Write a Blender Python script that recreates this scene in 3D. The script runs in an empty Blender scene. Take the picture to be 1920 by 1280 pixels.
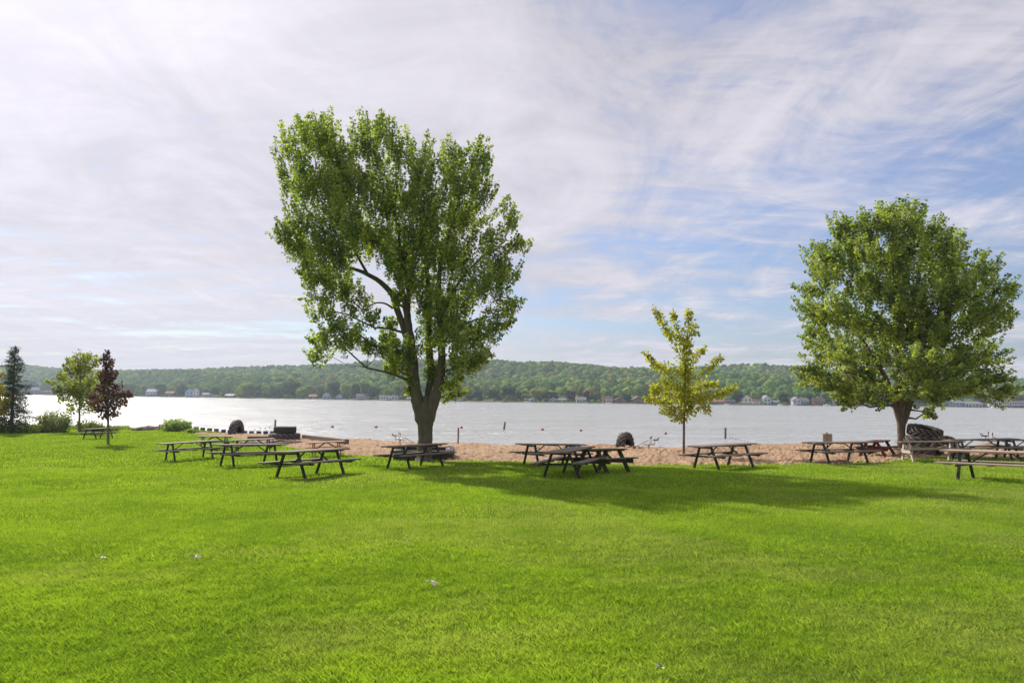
import bpy, math, random
import numpy as np
from mathutils import Vector, Matrix, noise as mnoise

random.seed(7)
RNG = np.random.default_rng(11)
R = math.radians
sc = bpy.context.scene
COL = sc.collection

# ------------------------------------------------------------------ camera
CAM_Z = 1.6
FPX = 1280.0                                   # focal length in photo pixels (1920 wide)
PITCH = math.atan((745 - 640) / FPX)
ROLL = R(0.6)
cam_d = bpy.data.cameras.new("camera")
cam_d.sensor_width = 36.0
cam_d.lens = 24.0
cam_d.clip_start = 0.1
cam_d.clip_end = 12000
cam = bpy.data.objects.new("camera", cam_d)
COL.objects.link(cam)
CAM_M = Matrix.Rotation(R(90) + PITCH, 3, 'X') @ Matrix.Rotation(ROLL, 3, 'Z')
cam.matrix_world = Matrix.Translation((0, 0, CAM_Z)) @ CAM_M.to_4x4()
sc.camera = cam

# ------------------------------------------------------------------ light
SUN_AZ, SUN_EL = R(-38), R(35.5)
SUN = Vector((math.sin(SUN_AZ) * math.cos(SUN_EL), math.cos(SUN_AZ) * math.cos(SUN_EL), math.sin(SUN_EL)))
sun_d = bpy.data.lights.new("sun", 'SUN')
sun_d.energy = 5.0
sun_d.angle = R(0.55)
sun_d.color = (1.0, 0.93, 0.82)
sun = bpy.data.objects.new("sun", sun_d)
COL.objects.link(sun)
sun.rotation_euler = SUN.to_track_quat('Z', 'Y').to_euler()

world = bpy.data.worlds.new("World")
sc.world = world
world.use_nodes = True


def N(nt, kind, **kw):
    n = nt.nodes.new(kind)
    for k, v in kw.items():
        if k == 'inp':
            for kk, vv in v.items():
                n.inputs[kk].default_value = vv
        else:
            setattr(n, k, v)
    return n


def build_world():
    nt = world.node_tree
    nt.nodes.clear()
    L = nt.links.new
    out = N(nt, 'ShaderNodeOutputWorld')
    bg = N(nt, 'ShaderNodeBackground', inp={'Strength': 0.1})
    L(bg.outputs[0], out.inputs[0])
    sky = N(nt, 'ShaderNodeTexSky', sky_type='NISHITA', sun_disc=False)
    sky.sun_elevation = SUN_EL
    sky.sun_rotation = SUN_AZ
    sky.air_density = 1.3
    sky.dust_density = 1.2
    sky.ozone_density = 2.5
    tc = N(nt, 'ShaderNodeTexCoord')
    sep = N(nt, 'ShaderNodeSeparateXYZ')
    L(tc.outputs['Generated'], sep.inputs[0])

    def M(op, a, b=None, c=None, clamp=False):
        m = N(nt, 'ShaderNodeMath', operation=op, use_clamp=clamp)
        for i, v in enumerate((a, b, c)):
            if v is None:
                continue
            if isinstance(v, (int, float)):
                m.inputs[i].default_value = v
            else:
                L(v, m.inputs[i])
        return m.outputs[0]
    X, Y, Z = sep.outputs
    zc = M('ADD', M('MAXIMUM', Z, 0.0), 0.055)
    u = M('DIVIDE', X, zc)
    v = M('DIVIDE', Y, zc)
    cmb = N(nt, 'ShaderNodeCombineXYZ')
    L(u, cmb.inputs[0]); L(v, cmb.inputs[1])

    def nz(rot, scl, loc, scale, detail, rough, dist):
        mp = N(nt, 'ShaderNodeMapping')
        mp.inputs['Rotation'].default_value = (0, 0, R(rot))
        mp.inputs['Scale'].default_value = scl
        mp.inputs['Location'].default_value = loc
        L(cmb.outputs[0], mp.inputs[0])
        n = N(nt, 'ShaderNodeTexNoise')
        n.inputs['Scale'].default_value = scale
        n.inputs['Detail'].default_value = detail
        n.inputs['Roughness'].default_value = rough
        n.inputs['Distortion'].default_value = dist
        L(mp.outputs[0], n.inputs['Vector'])
        return n.outputs['Fac']
    big = nz(-30, (.75, 1.05, 1), (3.1, 1.7, 0), 0.42, 5, .55, .7)
    fib = nz(48, (1.7, .7, 1), (0.4, 6.2, 0), 0.8, 12, .64, 1.6)
    wisp = nz(-30, (.8, 1.3, 1), (9.4, 2.2, 0), 1.9, 12, .68, 1.3)
    bands = nz(4, (.35, 1.1, 1), (5, 3.3, 0), 0.8, 9, .62, 1.2)
    # the veil is thinner in a belt to the right and in low bands over the lake

    def bump(c, w_):
        q = M('DIVIDE', M('SUBTRACT', Z, c), w_)
        return M('DIVIDE', 1.0, M('ADD', 1.0, M('MULTIPLY', q, q)))
    sx = N(nt, 'ShaderNodeMapRange', interpolation_type='SMOOTHSTEP')
    sx.inputs['From Min'].default_value = -.15
    sx.inputs['From Max'].default_value = .45
    L(X, sx.inputs['Value'])
    side = M('MULTIPLY', M('MULTIPLY', sx.outputs[0], bump(.255, .085)), .115)
    lowb = M('MULTIPLY', bump(.115, .05), .075)
    rgt = M('MULTIPLY', sx.outputs[0], .02)
    n = M('ADD', M('ADD', M('MULTIPLY', big, .30), M('MULTIPLY', fib, .28)), M('MULTIPLY', wisp, .22))
    n = M('ADD', n, M('MULTIPLY', bands, .28))
    n = M('SUBTRACT', M('SUBTRACT', M('SUBTRACT', n, side), lowb), rgt)
    cov = N(nt, 'ShaderNodeMapRange', interpolation_type='SMOOTHSTEP')
    cov.inputs['From Min'].default_value = 0.375
    cov.inputs['From Max'].default_value = 0.53
    cov.inputs['To Min'].default_value = 0.18
    cov.inputs['To Max'].default_value = 0.98
    L(n, cov.inputs['Value'])
    hz = N(nt, 'ShaderNodeMapRange', interpolation_type='SMOOTHSTEP')   # haze right at the horizon
    hz.inputs['From Min'].default_value = 0.075
    hz.inputs['From Max'].default_value = 0.0
    hz.inputs['To Max'].default_value = 0.75
    L(Z, hz.inputs['Value'])
    fac = M('MAXIMUM', cov.outputs[0], hz.outputs[0])
    # brightness of the veil
    br = M('ADD', M('MULTIPLY', fib, 1.5), M('ADD', M('MULTIPLY', wisp, .9), M('MULTIPLY', big, 1.0)))
    br = M('ADD', M('MULTIPLY', M('SUBTRACT', br, 1.7), 0.52), 1.0)
    dot = N(nt, 'ShaderNodeVectorMath', operation='DOT_PRODUCT')
    L(tc.outputs['Generated'], dot.inputs[0])
    dot.inputs[1].default_value = SUN
    dp = M('MAXIMUM', dot.outputs['Value'], 0.0)
    g1 = M('MULTIPLY', M('POWER', dp, 8.0), 0.22)
    g2 = M('MULTIPLY', M('POWER', dp, 30.0), 0.38)
    side2 = M('MULTIPLY', X, -0.06)
    br = M('ADD', br, M('ADD', M('ADD', g1, g2), side2))
    cc = N(nt, 'ShaderNodeVectorMath', operation='SCALE')
    cc.inputs[0].default_value = (5.48, 5.26, 5.82)
    L(br, cc.inputs['Scale'])
    mix = N(nt, 'ShaderNodeMix', data_type='RGBA')
    L(fac, mix.inputs['Factor'])
    tint = N(nt, 'ShaderNodeMix', data_type='RGBA', blend_type='MULTIPLY')
    tint.inputs['Factor'].default_value = 1
    tint.inputs['B'].default_value = (.66, .78, 1.08, 1)
    L(sky.outputs[0], tint.inputs['A'])
    L(tint.outputs['Result'], mix.inputs['A'])
    L(cc.outputs[0], mix.inputs['B'])
    L(mix.outputs['Result'], bg.inputs['Color'])


build_world()
sc.view_settings.view_transform = 'Standard'
sc.view_settings.look = 'None'
sc.view_settings.exposure = 0.28
sc.view_settings.gamma = 1.0
sc.cycles.max_bounces = 10
sc.cycles.transparent_max_bounces = 8
sc.cycles.volume_bounces = 0
sc.cycles.use_denoising = True


# ------------------------------------------------------------------ pixel <-> world helpers
def ray(px, py):
    d = CAM_M @ Vector(((px - 960) / FPX, -(py - 640) / FPX, -1.0))
    return d


def at(px, py, Y):
    d = ray(px, py)
    k = Y / d.y
    return Vector((d.x * k, Y, CAM_Z + d.z * k))


def horizon(px):
    return 745 + 0.0105 * (px - 960)


WATER_Z = CAM_Z - 4.0


def base_H(x, y):
    x = np.clip(x, -70, 70)
    return 1.5 + .036 * np.clip(y, -12, 30) + .011 * np.clip(y - 30, 0, 60) - .0145 * x


# crest of the beach / bank and edge of the lawn, as pixel rows of the photo turned into distances
def _solve(px, row):
    r = (row - horizon(px)) / FPX
    t = (px - 960) / FPX
    lo, hi = 6.0, 90.0
    for _ in range(50):
        m = (lo + hi) / 2
        if float(base_H(np.float64(t * m), np.float64(m))) / m > r:
            lo = m
        else:
            hi = m
    return t, (lo + hi) / 2


_crest = [(-200, 801), (0, 801), (120, 802), (250, 803), (300, 803), (380, 809), (450, 813), (560, 814), (600, 816), (650, 821), (700, 824),
          (780, 828), (860, 831), (960, 833), (1000, 831), (1100, 832), (1200, 836), (1260, 839), (1320, 838),
          (1350, 834), (1420, 832), (1500, 831), (1560, 831), (1640, 837), (1700, 838), (1780, 836), (1920, 838), (2150, 838)]
_grass = [(-200, 790), (0, 790), (300, 790), (370, 812), (420, 817), (470, 822), (540, 835), (600, 843), (660, 850), (780, 858), (860, 862),
          (1000, 865), (1200, 868), (1400, 869), (1500, 868), (1620, 865), (1680, 860), (1760, 855), (1800, 857), (1920, 859), (2150, 860)]
CT = np.array([_solve(*c) for c in _crest])
GT = np.array([_solve(*c) for c in _grass])


def Yc(t):
    return np.interp(t, CT[:, 0], CT[:, 1])


def Yg(t):
    w = .35 * np.sin(t * 90) + .25 * np.sin(t * 231 + 1) + .15 * np.sin(t * 517 + 2)
    return np.interp(t, GT[:, 0], GT[:, 1]) + w * np.clip(GT[:, 1].mean() / 40, .3, 1)


def hgt(x, y):
    x = np.asarray(x, dtype=float); y = np.asarray(y, dtype=float)
    z = CAM_Z - base_H(x, y)
    t = x / np.maximum(y, 3.0)
    yc = Yc(t)
    d = np.maximum(y - yc, 0)
    z = z - .15 * d * d / (d + 1.5)
    lump = .03 * np.sin(x * .7 + 1.3) * np.sin(y * .55) + .02 * np.sin(x * 1.9 + y * 1.1)
    lump = lump * np.clip((y - 3) / 10, 0, 1)
    return np.maximum(z + lump, -6.5)


def ground_hit(px, py):
    d = ray(px, py)
    k = 3.0
    while k < 110:
        p = Vector((0, 0, CAM_Z)) + d * k
        if p.z < float(hgt(p.x, p.y)):
            break
        k += 0.02
    return Vector((p.x, p.y, float(hgt(p.x, p.y))))


def water_hit(px, py):
    d = ray(px, py)
    k = (WATER_Z - CAM_Z) / d.z
    return Vector((0, 0, CAM_Z)) + d * k


# ------------------------------------------------------------------ object helpers
def setp(o, label=None, cat=None, group=None, kind=None):
    if label: o['label'] = label
    if cat: o['category'] = cat
    if group: o['group'] = group
    if kind: o['kind'] = kind
    return o


def thing(name, label, cat, loc=(0, 0, 0), rz=0.0, group=None):
    o = bpy.data.objects.new(name, None)
    o.empty_display_size = .2
    COL.objects.link(o)
    o.location = loc
    o.rotation_euler = (0, 0, rz)
    return setp(o, label, cat, group)


def copy_tree(o, parent=None):
    c = o.copy()
    COL.objects.link(c)
    if parent is not None:
        c.parent = parent
    for ch in list(o.children):
        copy_tree(ch, c)
    return c


def mesh_np(name, V, F, mat, parent=None, smooth=False, color=None):
    """V (n,3) array, F (m,k) index array, one face size"""
    V = np.asarray(V, dtype=np.float32); F = np.asarray(F, dtype=np.int32)
    me = bpy.data.meshes.new(name)
    n, (m, k) = len(V), F.shape
    me.vertices.add(n); me.vertices.foreach_set('co', V.ravel())
    me.loops.add(m * k); me.loops.foreach_set('vertex_index', F.ravel())
    me.polygons.add(m)
    me.polygons.foreach_set('loop_start', np.arange(0, m * k, k, dtype=np.int32))
    if smooth:
        me.polygons.foreach_set('use_smooth', np.ones(m, dtype=bool))
    me.update(calc_edges=True)
    if color is not None:
        a = me.attributes.new('tint', 'FLOAT_COLOR', 'POINT')
        c = np.ones((n, 4), dtype=np.float32); c[:, :color.shape[1]] = color
        a.data.foreach_set('color', c.ravel())
    me.materials.append(mat)
    o = bpy.data.objects.new(name, me)
    COL.objects.link(o)
    if parent is not None:
        o.parent = parent
    return o


class MB:
    def __init__(s):
        s.v = []; s.f = []

    def add(s, vs, fs):
        b = len(s.v)
        s.v += [tuple(p) for p in vs]
        s.f += [tuple(b + i for i in f) for f in fs]

    def box(s, c, size, M=None):
        hx, hy, hz = size[0] / 2, size[1] / 2, size[2] / 2
        vs = [Vector((x * hx, y * hy, z * hz)) for z in (-1, 1) for y in (-1, 1) for x in (-1, 1)]
        if M is not None:
            vs = [M @ q for q in vs]
        vs = [q + Vector(c) for q in vs]
        s.add(vs, [(0, 2, 3, 1), (4, 5, 7, 6), (0, 1, 5, 4), (2, 6, 7, 3), (0, 4, 6, 2), (1, 3, 7, 5)])
        return s

    def bar(s, a, b, w, h, up=(0, 0, 1)):
        a = Vector(a); b = Vector(b); d = b - a
        L = d.length; d.normalize()
        up = Vector(up)
        sx = d.cross(up)
        if sx.length < 1e-4: sx = d.cross(Vector((1, 0, 0)))
        sx.normalize(); uz = sx.cross(d)
        M = Matrix((d, sx, uz)).transposed()
        return s.box((a + b) / 2, (L, w, h), M)

    def tube(s, pts, rad, n=8, cap=True):
        pts = [Vector(p) for p in pts]
        if not hasattr(rad, '__len__'): rad = [rad] * len(pts)
        rings = []
        prev = None
        for i, p in enumerate(pts):
            d = (pts[min(i + 1, len(pts) - 1)] - pts[max(i - 1, 0)]).normalized()
            if prev is None:
                a = d.cross(Vector((0, 0, 1)))
                if a.length < 1e-3: a = d.cross(Vector((1, 0, 0)))
            else:
                a = prev - d * prev.dot(d)
            a.normalize(); prev = a
            b = d.cross(a)
            rings.append([p + (a * math.cos(2 * math.pi * k / n) + b * math.sin(2 * math.pi * k / n)) * rad[i] for k in range(n)])
        base = len(s.v)
        for r_ in rings: s.v += [tuple(q) for q in r_]
        for i in range(len(rings) - 1):
            for k in range(n):
                k2 = (k + 1) % n
                s.f.append((base + i * n + k, base + i * n + k2, base + (i + 1) * n + k2, base + (i + 1) * n + k))
        if cap:
            s.f.append(tuple(base + k for k in reversed(range(n))))
            e = base + (len(rings) - 1) * n
            s.f.append(tuple(e + k for k in range(n)))
        return s

    def lathe(s, prof, n=32, close=True):
        base = len(s.v); m = len(prof)
        for k in range(n):
            a = 2 * math.pi * k / n
            for r_, z in prof: s.v.append((r_ * math.cos(a), r_ * math.sin(a), z))
        for k in range(n):
            k2 = (k + 1) % n
            for i in range(m if close else m - 1):
                j = (i + 1) % m
                s.f.append((base + k * m + i, base + k2 * m + i, base + k2 * m + j, base + k * m + j))
        return s

    def build(s, name, mat, parent=None, smooth=False, bevel=0):
        me = bpy.data.meshes.new(name)
        me.from_pydata(s.v, [], s.f)
        if smooth:
            me.polygons.foreach_set('use_smooth', [True] * len(me.polygons))
        me.materials.append(mat)
        me.update()
        o = bpy.data.objects.new(name, me)
        COL.objects.link(o)
        if parent is not None: o.parent = parent
        if bevel:
            b = o.modifiers.new('bevel', 'BEVEL'); b.width = bevel; b.segments = 2; b.limit_method = 'ANGLE'
        return o


# ------------------------------------------------------------------ materials
def new_mat(name):
    m = bpy.data.materials.new(name); m.use_nodes = True
    nt = m.node_tree; nt.nodes.clear()
    out = N(nt, 'ShaderNodeOutputMaterial')
    return m, nt, out, nt.links.new


def ramp(nt, fac, stops):
    r_ = N(nt, 'ShaderNodeValToRGB')
    el = r_.color_ramp.elements
    while len(el) < len(stops): el.new(0.5)
    for e, (p, c) in zip(el, stops):
        e.position = p; e.color = (*c, 1)
    nt.links.new(fac, r_.inputs[0])
    return r_.outputs[0]


def simple(name, col, rough=.7, var=.25, scale=6.0, bump=.15, metallic=0.0, stretch=(1, 1, 1), randobj=0.0, spec=.4, bscale=None):
    m, nt, out, L = new_mat(name)
    p = N(nt, 'ShaderNodeBsdfPrincipled')
    p.inputs['Roughness'].default_value = rough
    p.inputs['Metallic'].default_value = metallic
    p.inputs['Specular IOR Level'].default_value = spec
    tc = N(nt, 'ShaderNodeTexCoord')
    mp = N(nt, 'ShaderNodeMapping'); mp.inputs['Scale'].default_value = stretch
    L(tc.outputs['Object'], mp.inputs[0])
    nz = N(nt, 'ShaderNodeTexNoise', inp={'Scale': scale, 'Detail': 7.0, 'Roughness': .65})
    L(mp.outputs[0], nz.inputs['Vector'])
    c = ramp(nt, nz.outputs['Fac'], [(.28, tuple(x * (1 - var) for x in col)), (.72, tuple(min(1, x * (1 + var)) for x in col))])
    if randobj:
        oi = N(nt, 'ShaderNodeObjectInfo')
        hs = N(nt, 'ShaderNodeHueSaturation')
        mr = N(nt, 'ShaderNodeMapRange', inp={'To Min': 1 - randobj, 'To Max': 1 + randobj})
        L(oi.outputs['Random'], mr.inputs['Value'])
        L(mr.outputs[0], hs.inputs['Value'])
        L(c, hs.inputs['Color'])
        c = hs.outputs[0]
    L(c, p.inputs['Base Color'])
    if bump:
        b = N(nt, 'ShaderNodeBump', inp={'Strength': bump, 'Distance': .06 if name.startswith('bark') else .02})
        nb = nz
        if bscale:
            nb = N(nt, 'ShaderNodeTexNoise', inp={'Scale': bscale, 'Detail': 4.0})
            L(mp.outputs[0], nb.inputs['Vector'])
        L(nb.outputs['Fac'], b.inputs['Height'])
        L(b.outputs[0], p.inputs['Normal'])
    L(p.outputs[0], out.inputs[0])
    return m


def foliage(name, light, dark, trans=.45, tint_attr=True, rough=.45, gloss=.12, tmul=(1.15, 1.25, .5)):
    """two-sided leaf: the 'tint' attribute's red channel mixes dark to light"""
    m, nt, out, L = new_mat(name)
    at_ = N(nt, 'ShaderNodeAttribute', attribute_name='tint')
    sep = N(nt, 'ShaderNodeSeparateColor')
    L(at_.outputs['Color'], sep.inputs[0])
    c = ramp(nt, sep.outputs[0], [(0, dark), (1, light)])
    d = N(nt, 'ShaderNodeBsdfDiffuse'); L(c, d.inputs[0])
    t = N(nt, 'ShaderNodeBsdfTranslucent')
    mul = N(nt, 'ShaderNodeMix', data_type='RGBA', blend_type='MULTIPLY'); mul.inputs['Factor'].default_value = 1
    L(c, mul.inputs['A']); mul.inputs['B'].default_value = (*tmul, 1)
    sc2 = N(nt, 'ShaderNodeVectorMath', operation='SCALE'); sc2.inputs['Scale'].default_value = 1.5
    L(mul.outputs['Result'], sc2.inputs[0])
    L(sc2.outputs[0], t.inputs[0])
    mx = N(nt, 'ShaderNodeMixShader', inp={0: trans}); L(d.outputs[0], mx.inputs[1]); L(t.outputs[0], mx.inputs[2])
    g = N(nt, 'ShaderNodeBsdfGlossy', inp={'Roughness': rough}); g.inputs['Color'].default_value = (.6, .6, .6, 1)
    mx2 = N(nt, 'ShaderNodeMixShader', inp={0: gloss * .5}); L(mx.outputs[0], mx2.inputs[1]); L(g.outputs[0], mx2.inputs[2])
    L(mx2.outputs[0], out.inputs[0])
    return m


def mat_grass(name, light, dark, **kw):
    m = foliage(name, light, dark, **kw)
    nt = m.node_tree
    rampn = [n for n in nt.nodes if n.type == 'VALTORGB'][0]
    sep = [n for n in nt.nodes if n.type == 'SEPARATE_COLOR'][0]
    users = [l.to_socket for l in rampn.outputs[0].links]
    mx = N(nt, 'ShaderNodeMix', data_type='RGBA')
    mx.inputs['B'].default_value = (.36, .36, .17, 1)
    nt.links.new(sep.outputs[1], mx.inputs['Factor'])
    nt.links.new(rampn.outputs[0], mx.inputs['A'])
    for u_ in users:
        nt.links.new(mx.outputs['Result'], u_)
    return m


def mat_lawn():
    m, nt, out, L = new_mat('lawn')
    tc = N(nt, 'ShaderNodeTexCoord')
    n1 = N(nt, 'ShaderNodeTexNoise', inp={'Scale': .25, 'Detail': 5.0, 'Roughness': .6}); L(tc.outputs['Object'], n1.inputs['Vector'])
    n2 = N(nt, 'ShaderNodeTexNoise', inp={'Scale': 9.0, 'Detail': 8.0, 'Roughness': .75}); L(tc.outputs['Object'], n2.inputs['Vector'])
    c1 = ramp(nt, n1.outputs['Fac'], [(.3, (.12, .195, .018)), (.7, (.175, .27, .026))])
    c2 = ramp(nt, n2.outputs['Fac'], [(.3, (.45, .5, .5)), (.7, (1.25, 1.2, 1.1))])
    mul = N(nt, 'ShaderNodeMix', data_type='RGBA', blend_type='MULTIPLY'); mul.inputs['Factor'].default_value = 1
    L(c1, mul.inputs['A']); L(c2, mul.inputs['B'])
    p = N(nt, 'ShaderNodeBsdfPrincipled', inp={'Roughness': 1.0, 'Specular IOR Level': .0})
    L(mul.outputs['Result'], p.inputs['Base Color'])
    b = N(nt, 'ShaderNodeBump', inp={'Strength': .9, 'Distance': .06}); L(n2.outputs['Fac'], b.inputs['Height']); L(b.outputs[0], p.inputs['Normal'])
    L(p.outputs[0], out.inputs[0])
    return m


def mat_sand():
    m, nt, out, L = new_mat('sand')
    tc = N(nt, 'ShaderNodeTexCoord')
    n1 = N(nt, 'ShaderNodeTexNoise', inp={'Scale': .5, 'Detail': 5.0}); L(tc.outputs['Object'], n1.inputs['Vector'])
    n2 = N(nt, 'ShaderNodeTexNoise', inp={'Scale': 4.5, 'Detail': 9.0, 'Roughness': .72}); L(tc.outputs['Object'], n2.inputs['Vector'])
    c1 = ramp(nt, n1.outputs['Fac'], [(.3, (.34, .225, .145)), (.7, (.48, .335, .22))])
    c2 = ramp(nt, n2.outputs['Fac'], [(.25, (.55, .5, .46)), (.6, (1.05, 1.05, 1.05)), (.8, (1.2, 1.2, 1.2))])
    mul = N(nt, 'ShaderNodeMix', data_type='RGBA', blend_type='MULTIPLY'); mul.inputs['Factor'].default_value = 1
    L(c1, mul.inputs['A']); L(c2, mul.inputs['B'])
    p = N(nt, 'ShaderNodeBsdfPrincipled', inp={'Roughness': .95, 'Specular IOR Level': .1})
    L(mul.outputs['Result'], p.inputs['Base Color'])
    b = N(nt, 'ShaderNodeBump', inp={'Strength': .8, 'Distance': .08}); L(n2.outputs['Fac'], b.inputs['Height']); L(b.outputs[0], p.inputs['Normal'])
    L(p.outputs[0], out.inputs[0])
    return m


def mat_water():
    m, nt, out, L = new_mat('lake_water')
    tc = N(nt, 'ShaderNodeTexCoord')
    mp = N(nt, 'ShaderNodeMapping'); mp.inputs['Scale'].default_value = (.55, 1, 1); mp.inputs['Rotation'].default_value = (0, 0, R(12))
    L(tc.outputs['Object'], mp.inputs[0])
    n1 = N(nt, 'ShaderNodeTexNoise', inp={'Scale': 1.1, 'Detail': 5.0, 'Roughness': .6, 'Distortion': .3}); L(mp.outputs[0], n1.inputs['Vector'])
    n2 = N(nt, 'ShaderNodeTexNoise', inp={'Scale': .06, 'Detail': 3.0}); L(mp.outputs[0], n2.inputs['Vector'])
    n3 = N(nt, 'ShaderNodeTexNoise', inp={'Scale': .16, 'Detail': 6.0, 'Roughness': .7, 'Distortion': .4}); L(mp.outputs[0], n3.inputs['Vector'])
    p = N(nt, 'ShaderNodeBsdfPrincipled', inp={'Roughness': .22, 'IOR': 1.33, 'Specular IOR Level': .40, 'Coat Weight': .14, 'Coat Roughness': .10, 'Coat IOR': 1.33})
    c = ramp(nt, n2.outputs['Fac'], [(.3, (.385, .385, .375)), (.7, (.44, .435, .42))])
    L(c, p.inputs['Base Color'])
    b0 = N(nt, 'ShaderNodeBump', inp={'Strength': .7, 'Distance': 2.6}); L(n3.outputs['Fac'], b0.inputs['Height'])
    b = N(nt, 'ShaderNodeBump', inp={'Strength': .8, 'Distance': .40}); L(n1.outputs['Fac'], b.inputs['Height'])
    L(b0.outputs[0], b.inputs['Normal'])
    L(b.outputs[0], p.inputs['Normal'])
    L(p.outputs[0], out.inputs[0])
    return m


def mat_wood(name, dark, light, rough=.75):
    m, nt, out, L = new_mat(name)
    tc = N(nt, 'ShaderNodeTexCoord')
    mp = N(nt, 'ShaderNodeMapping'); mp.inputs['Scale'].default_value = (.8, 9, 9)
    L(tc.outputs['Object'], mp.inputs[0])
    nz = N(nt, 'ShaderNodeTexNoise', inp={'Scale': 3.0, 'Detail': 8.0, 'Roughness': .7}); L(mp.outputs[0], nz.inputs['Vector'])
    c = ramp(nt, nz.outputs['Fac'], [(.3, dark), (.7, light)])
    oi = N(nt, 'ShaderNodeObjectInfo')
    mr = N(nt, 'ShaderNodeMapRange', inp={'To Min': .85, 'To Max': 1.15}); L(oi.outputs['Random'], mr.inputs['Value'])
    hs = N(nt, 'ShaderNodeHueSaturation'); L(mr.outputs[0], hs.inputs['Value']); L(c, hs.inputs['Color'])
    p = N(nt, 'ShaderNodeBsdfPrincipled', inp={'Roughness': rough, 'Specular IOR Level': .35})
    L(hs.outputs[0], p.inputs['Base Color'])
    b = N(nt, 'ShaderNodeBump', inp={'Strength': .4, 'Distance': .01}); L(nz.outputs['Fac'], b.inputs['Height']); L(b.outputs[0], p.inputs['Normal'])
    L(p.outputs[0], out.inputs[0])
    return m


MT = dict(
    lawn=mat_lawn(), sand=mat_sand(), water=mat_water(),
    grass=mat_grass('grass_blades', (.29, .41, .042), (.115, .205, .022), trans=.5, rough=.5, gloss=.05, tmul=(1.1, 1.12, .45)),
    bark=simple('bark', (.17, .145, .11), rough=.9, var=.4, scale=9, bump=.9, stretch=(1, 1, .25)),
    bark_pale=simple('bark_pale', (.105, .092, .062), rough=.9, var=.35, scale=9, bump=.9, stretch=(1, 1, .22)),
    bark_red=simple('bark_red', (.15, .11, .085), rough=.9, var=.4, scale=9, bump=.9, stretch=(1, 1, .25)),
    leaf_big=foliage('leaf_big', (.37, .42, .08), (.065, .12, .038), trans=.5),
    leaf_right=foliage('leaf_right', (.40, .45, .09), (.055, .105, .03), trans=.46),
    leaf_sapling=foliage('leaf_sapling', (.44, .41, .035), (.16, .20, .03), trans=.5),
    leaf_lime=foliage('leaf_lime', (.33, .33, .05), (.09, .13, .025), trans=.5),
    leaf_red=foliage('leaf_red', (.15, .085, .06), (.028, .022, .02), trans=.3, tmul=(1.3, .8, .6)),
    leaf_spruce=foliage('leaf_spruce', (.14, .17, .07), (.028, .05, .028), trans=.12, tmul=(1, 1, .8)),
    leaf_yellow=foliage('leaf_yellow', (.5, .38, .03), (.22, .22, .03), trans=.5),
    leaf_bush=foliage('leaf_bush', (.28, .30, .08), (.06, .10, .03), trans=.4),
    leaf_pale=foliage('leaf_pale', (.34, .42, .16), (.12, .20, .06), trans=.4),
    metal=simple('painted_metal', (.012, .014, .016), rough=.45, var=.3, bump=.05, spec=.5),
    plank=mat_wood('weathered_plank', (.13, .098, .078), (.26, .205, .165)),
    plank_light=mat_wood('pale_plank', (.30, .22, .17), (.46, .35, .28)),
    brown=mat_wood('brown_wood', (.055, .03, .02), (.13, .075, .045)),
    tan=mat_wood('tan_wood', (.30, .15, .09), (.45, .24, .15)),
    redwood=mat_wood('red_wood', (.075, .02, .014), (.14, .04, .03)),
    greenwood=mat_wood('green_stained_wood', (.05, .055, .025), (.12, .115, .06)),
    whitewood=mat_wood('white_painted_wood', (.38, .29, .26), (.60, .50, .47)),
    darkwood=mat_wood('dark_timber', (.025, .022, .018), (.07, .06, .048)),
    post=mat_wood('grey_post', (.10, .085, .07), (.24, .20, .16)),
    soil=simple('soil', (.10, .075, .05), rough=1, var=.4, scale=10, bump=.6),
    rubber=simple('rubber', (.035, .032, .032), rough=.7, var=.5, scale=5, bump=.3),
    rubber_dusty=simple('dusty_rubber', (.06, .05, .046), rough=.85, var=.55, scale=3.5, bump=.4),
    lug=simple('tyre_lug', (.20, .165, .15), rough=.8, var=.4, scale=6, bump=.3),  # paler than the carcass: dust plus sun highlights put into the lug colour
    white=simple('white_paint', (.75, .73, .70), rough=.5, var=.1, bump=.05),
    sign=simple('sign_board', (.52, .47, .36), rough=.6, var=.08, bump=.03),
    ink=simple('sign_ink', (.16, .12, .09), rough=.7, var=.1, bump=0),
    block=simple('dark_blue_block', (.035, .05, .075), rough=.6, var=.4, scale=4, bump=.2),
    buoy=simple('buoy_red', (.42, .07, .045), rough=.45, var=.2, bump=.05),
    floatw=simple('float_grey', (.12, .12, .13), rough=.5, var=.1, bump=0),
    rock=simple('rubble', (.16, .12, .10), rough=.95, var=.45, scale=5, bump=.8),
    rust=simple('worn_metal', (.42, .33, .24), rough=.55, var=.3, bump=.1),
    stem=simple('stem', (.20, .17, .08), rough=.9, var=.3, bump=.1),
    dryleaf=simple('dry_leaf', (.72, .66, .48), rough=.7, var=.2, bump=.1),
    bank=simple('far_bank', (.085, .10, .04), rough=1, var=.5, scale=.12, bump=.3),
)


# ------------------------------------------------------------------ ground, beach, lake
def grid_obj(name, xs, ys, zfun, mat, smooth=True):
    XX, YY = np.meshgrid(xs, ys)
    ZZ = zfun(XX, YY)
    V = np.stack([XX, YY, ZZ], -1).reshape(-1, 3)
    ny, nx = XX.shape
    i = np.arange(ny - 1)[:, None] * nx + np.arange(nx - 1)[None, :]
    F = np.stack([i, i + 1, i + nx + 1, i + nx], -1).reshape(-1, 4)
    o = mesh_np(name, V, F, mat, smooth=smooth)
    o['kind'] = 'structure'
    return o


def lawn_z(x, y):
    t = x / np.maximum(y, 3.0)
    inside = np.clip((y - Yg(t) - .1) / .8, 0, 1) * (t > -.5)
    return hgt(x, y) - .22 * inside


grid_obj('lawn', np.arange(-110, 110.1, .5), np.arange(-20, 130, .5), lawn_z, MT['lawn'])

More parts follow.
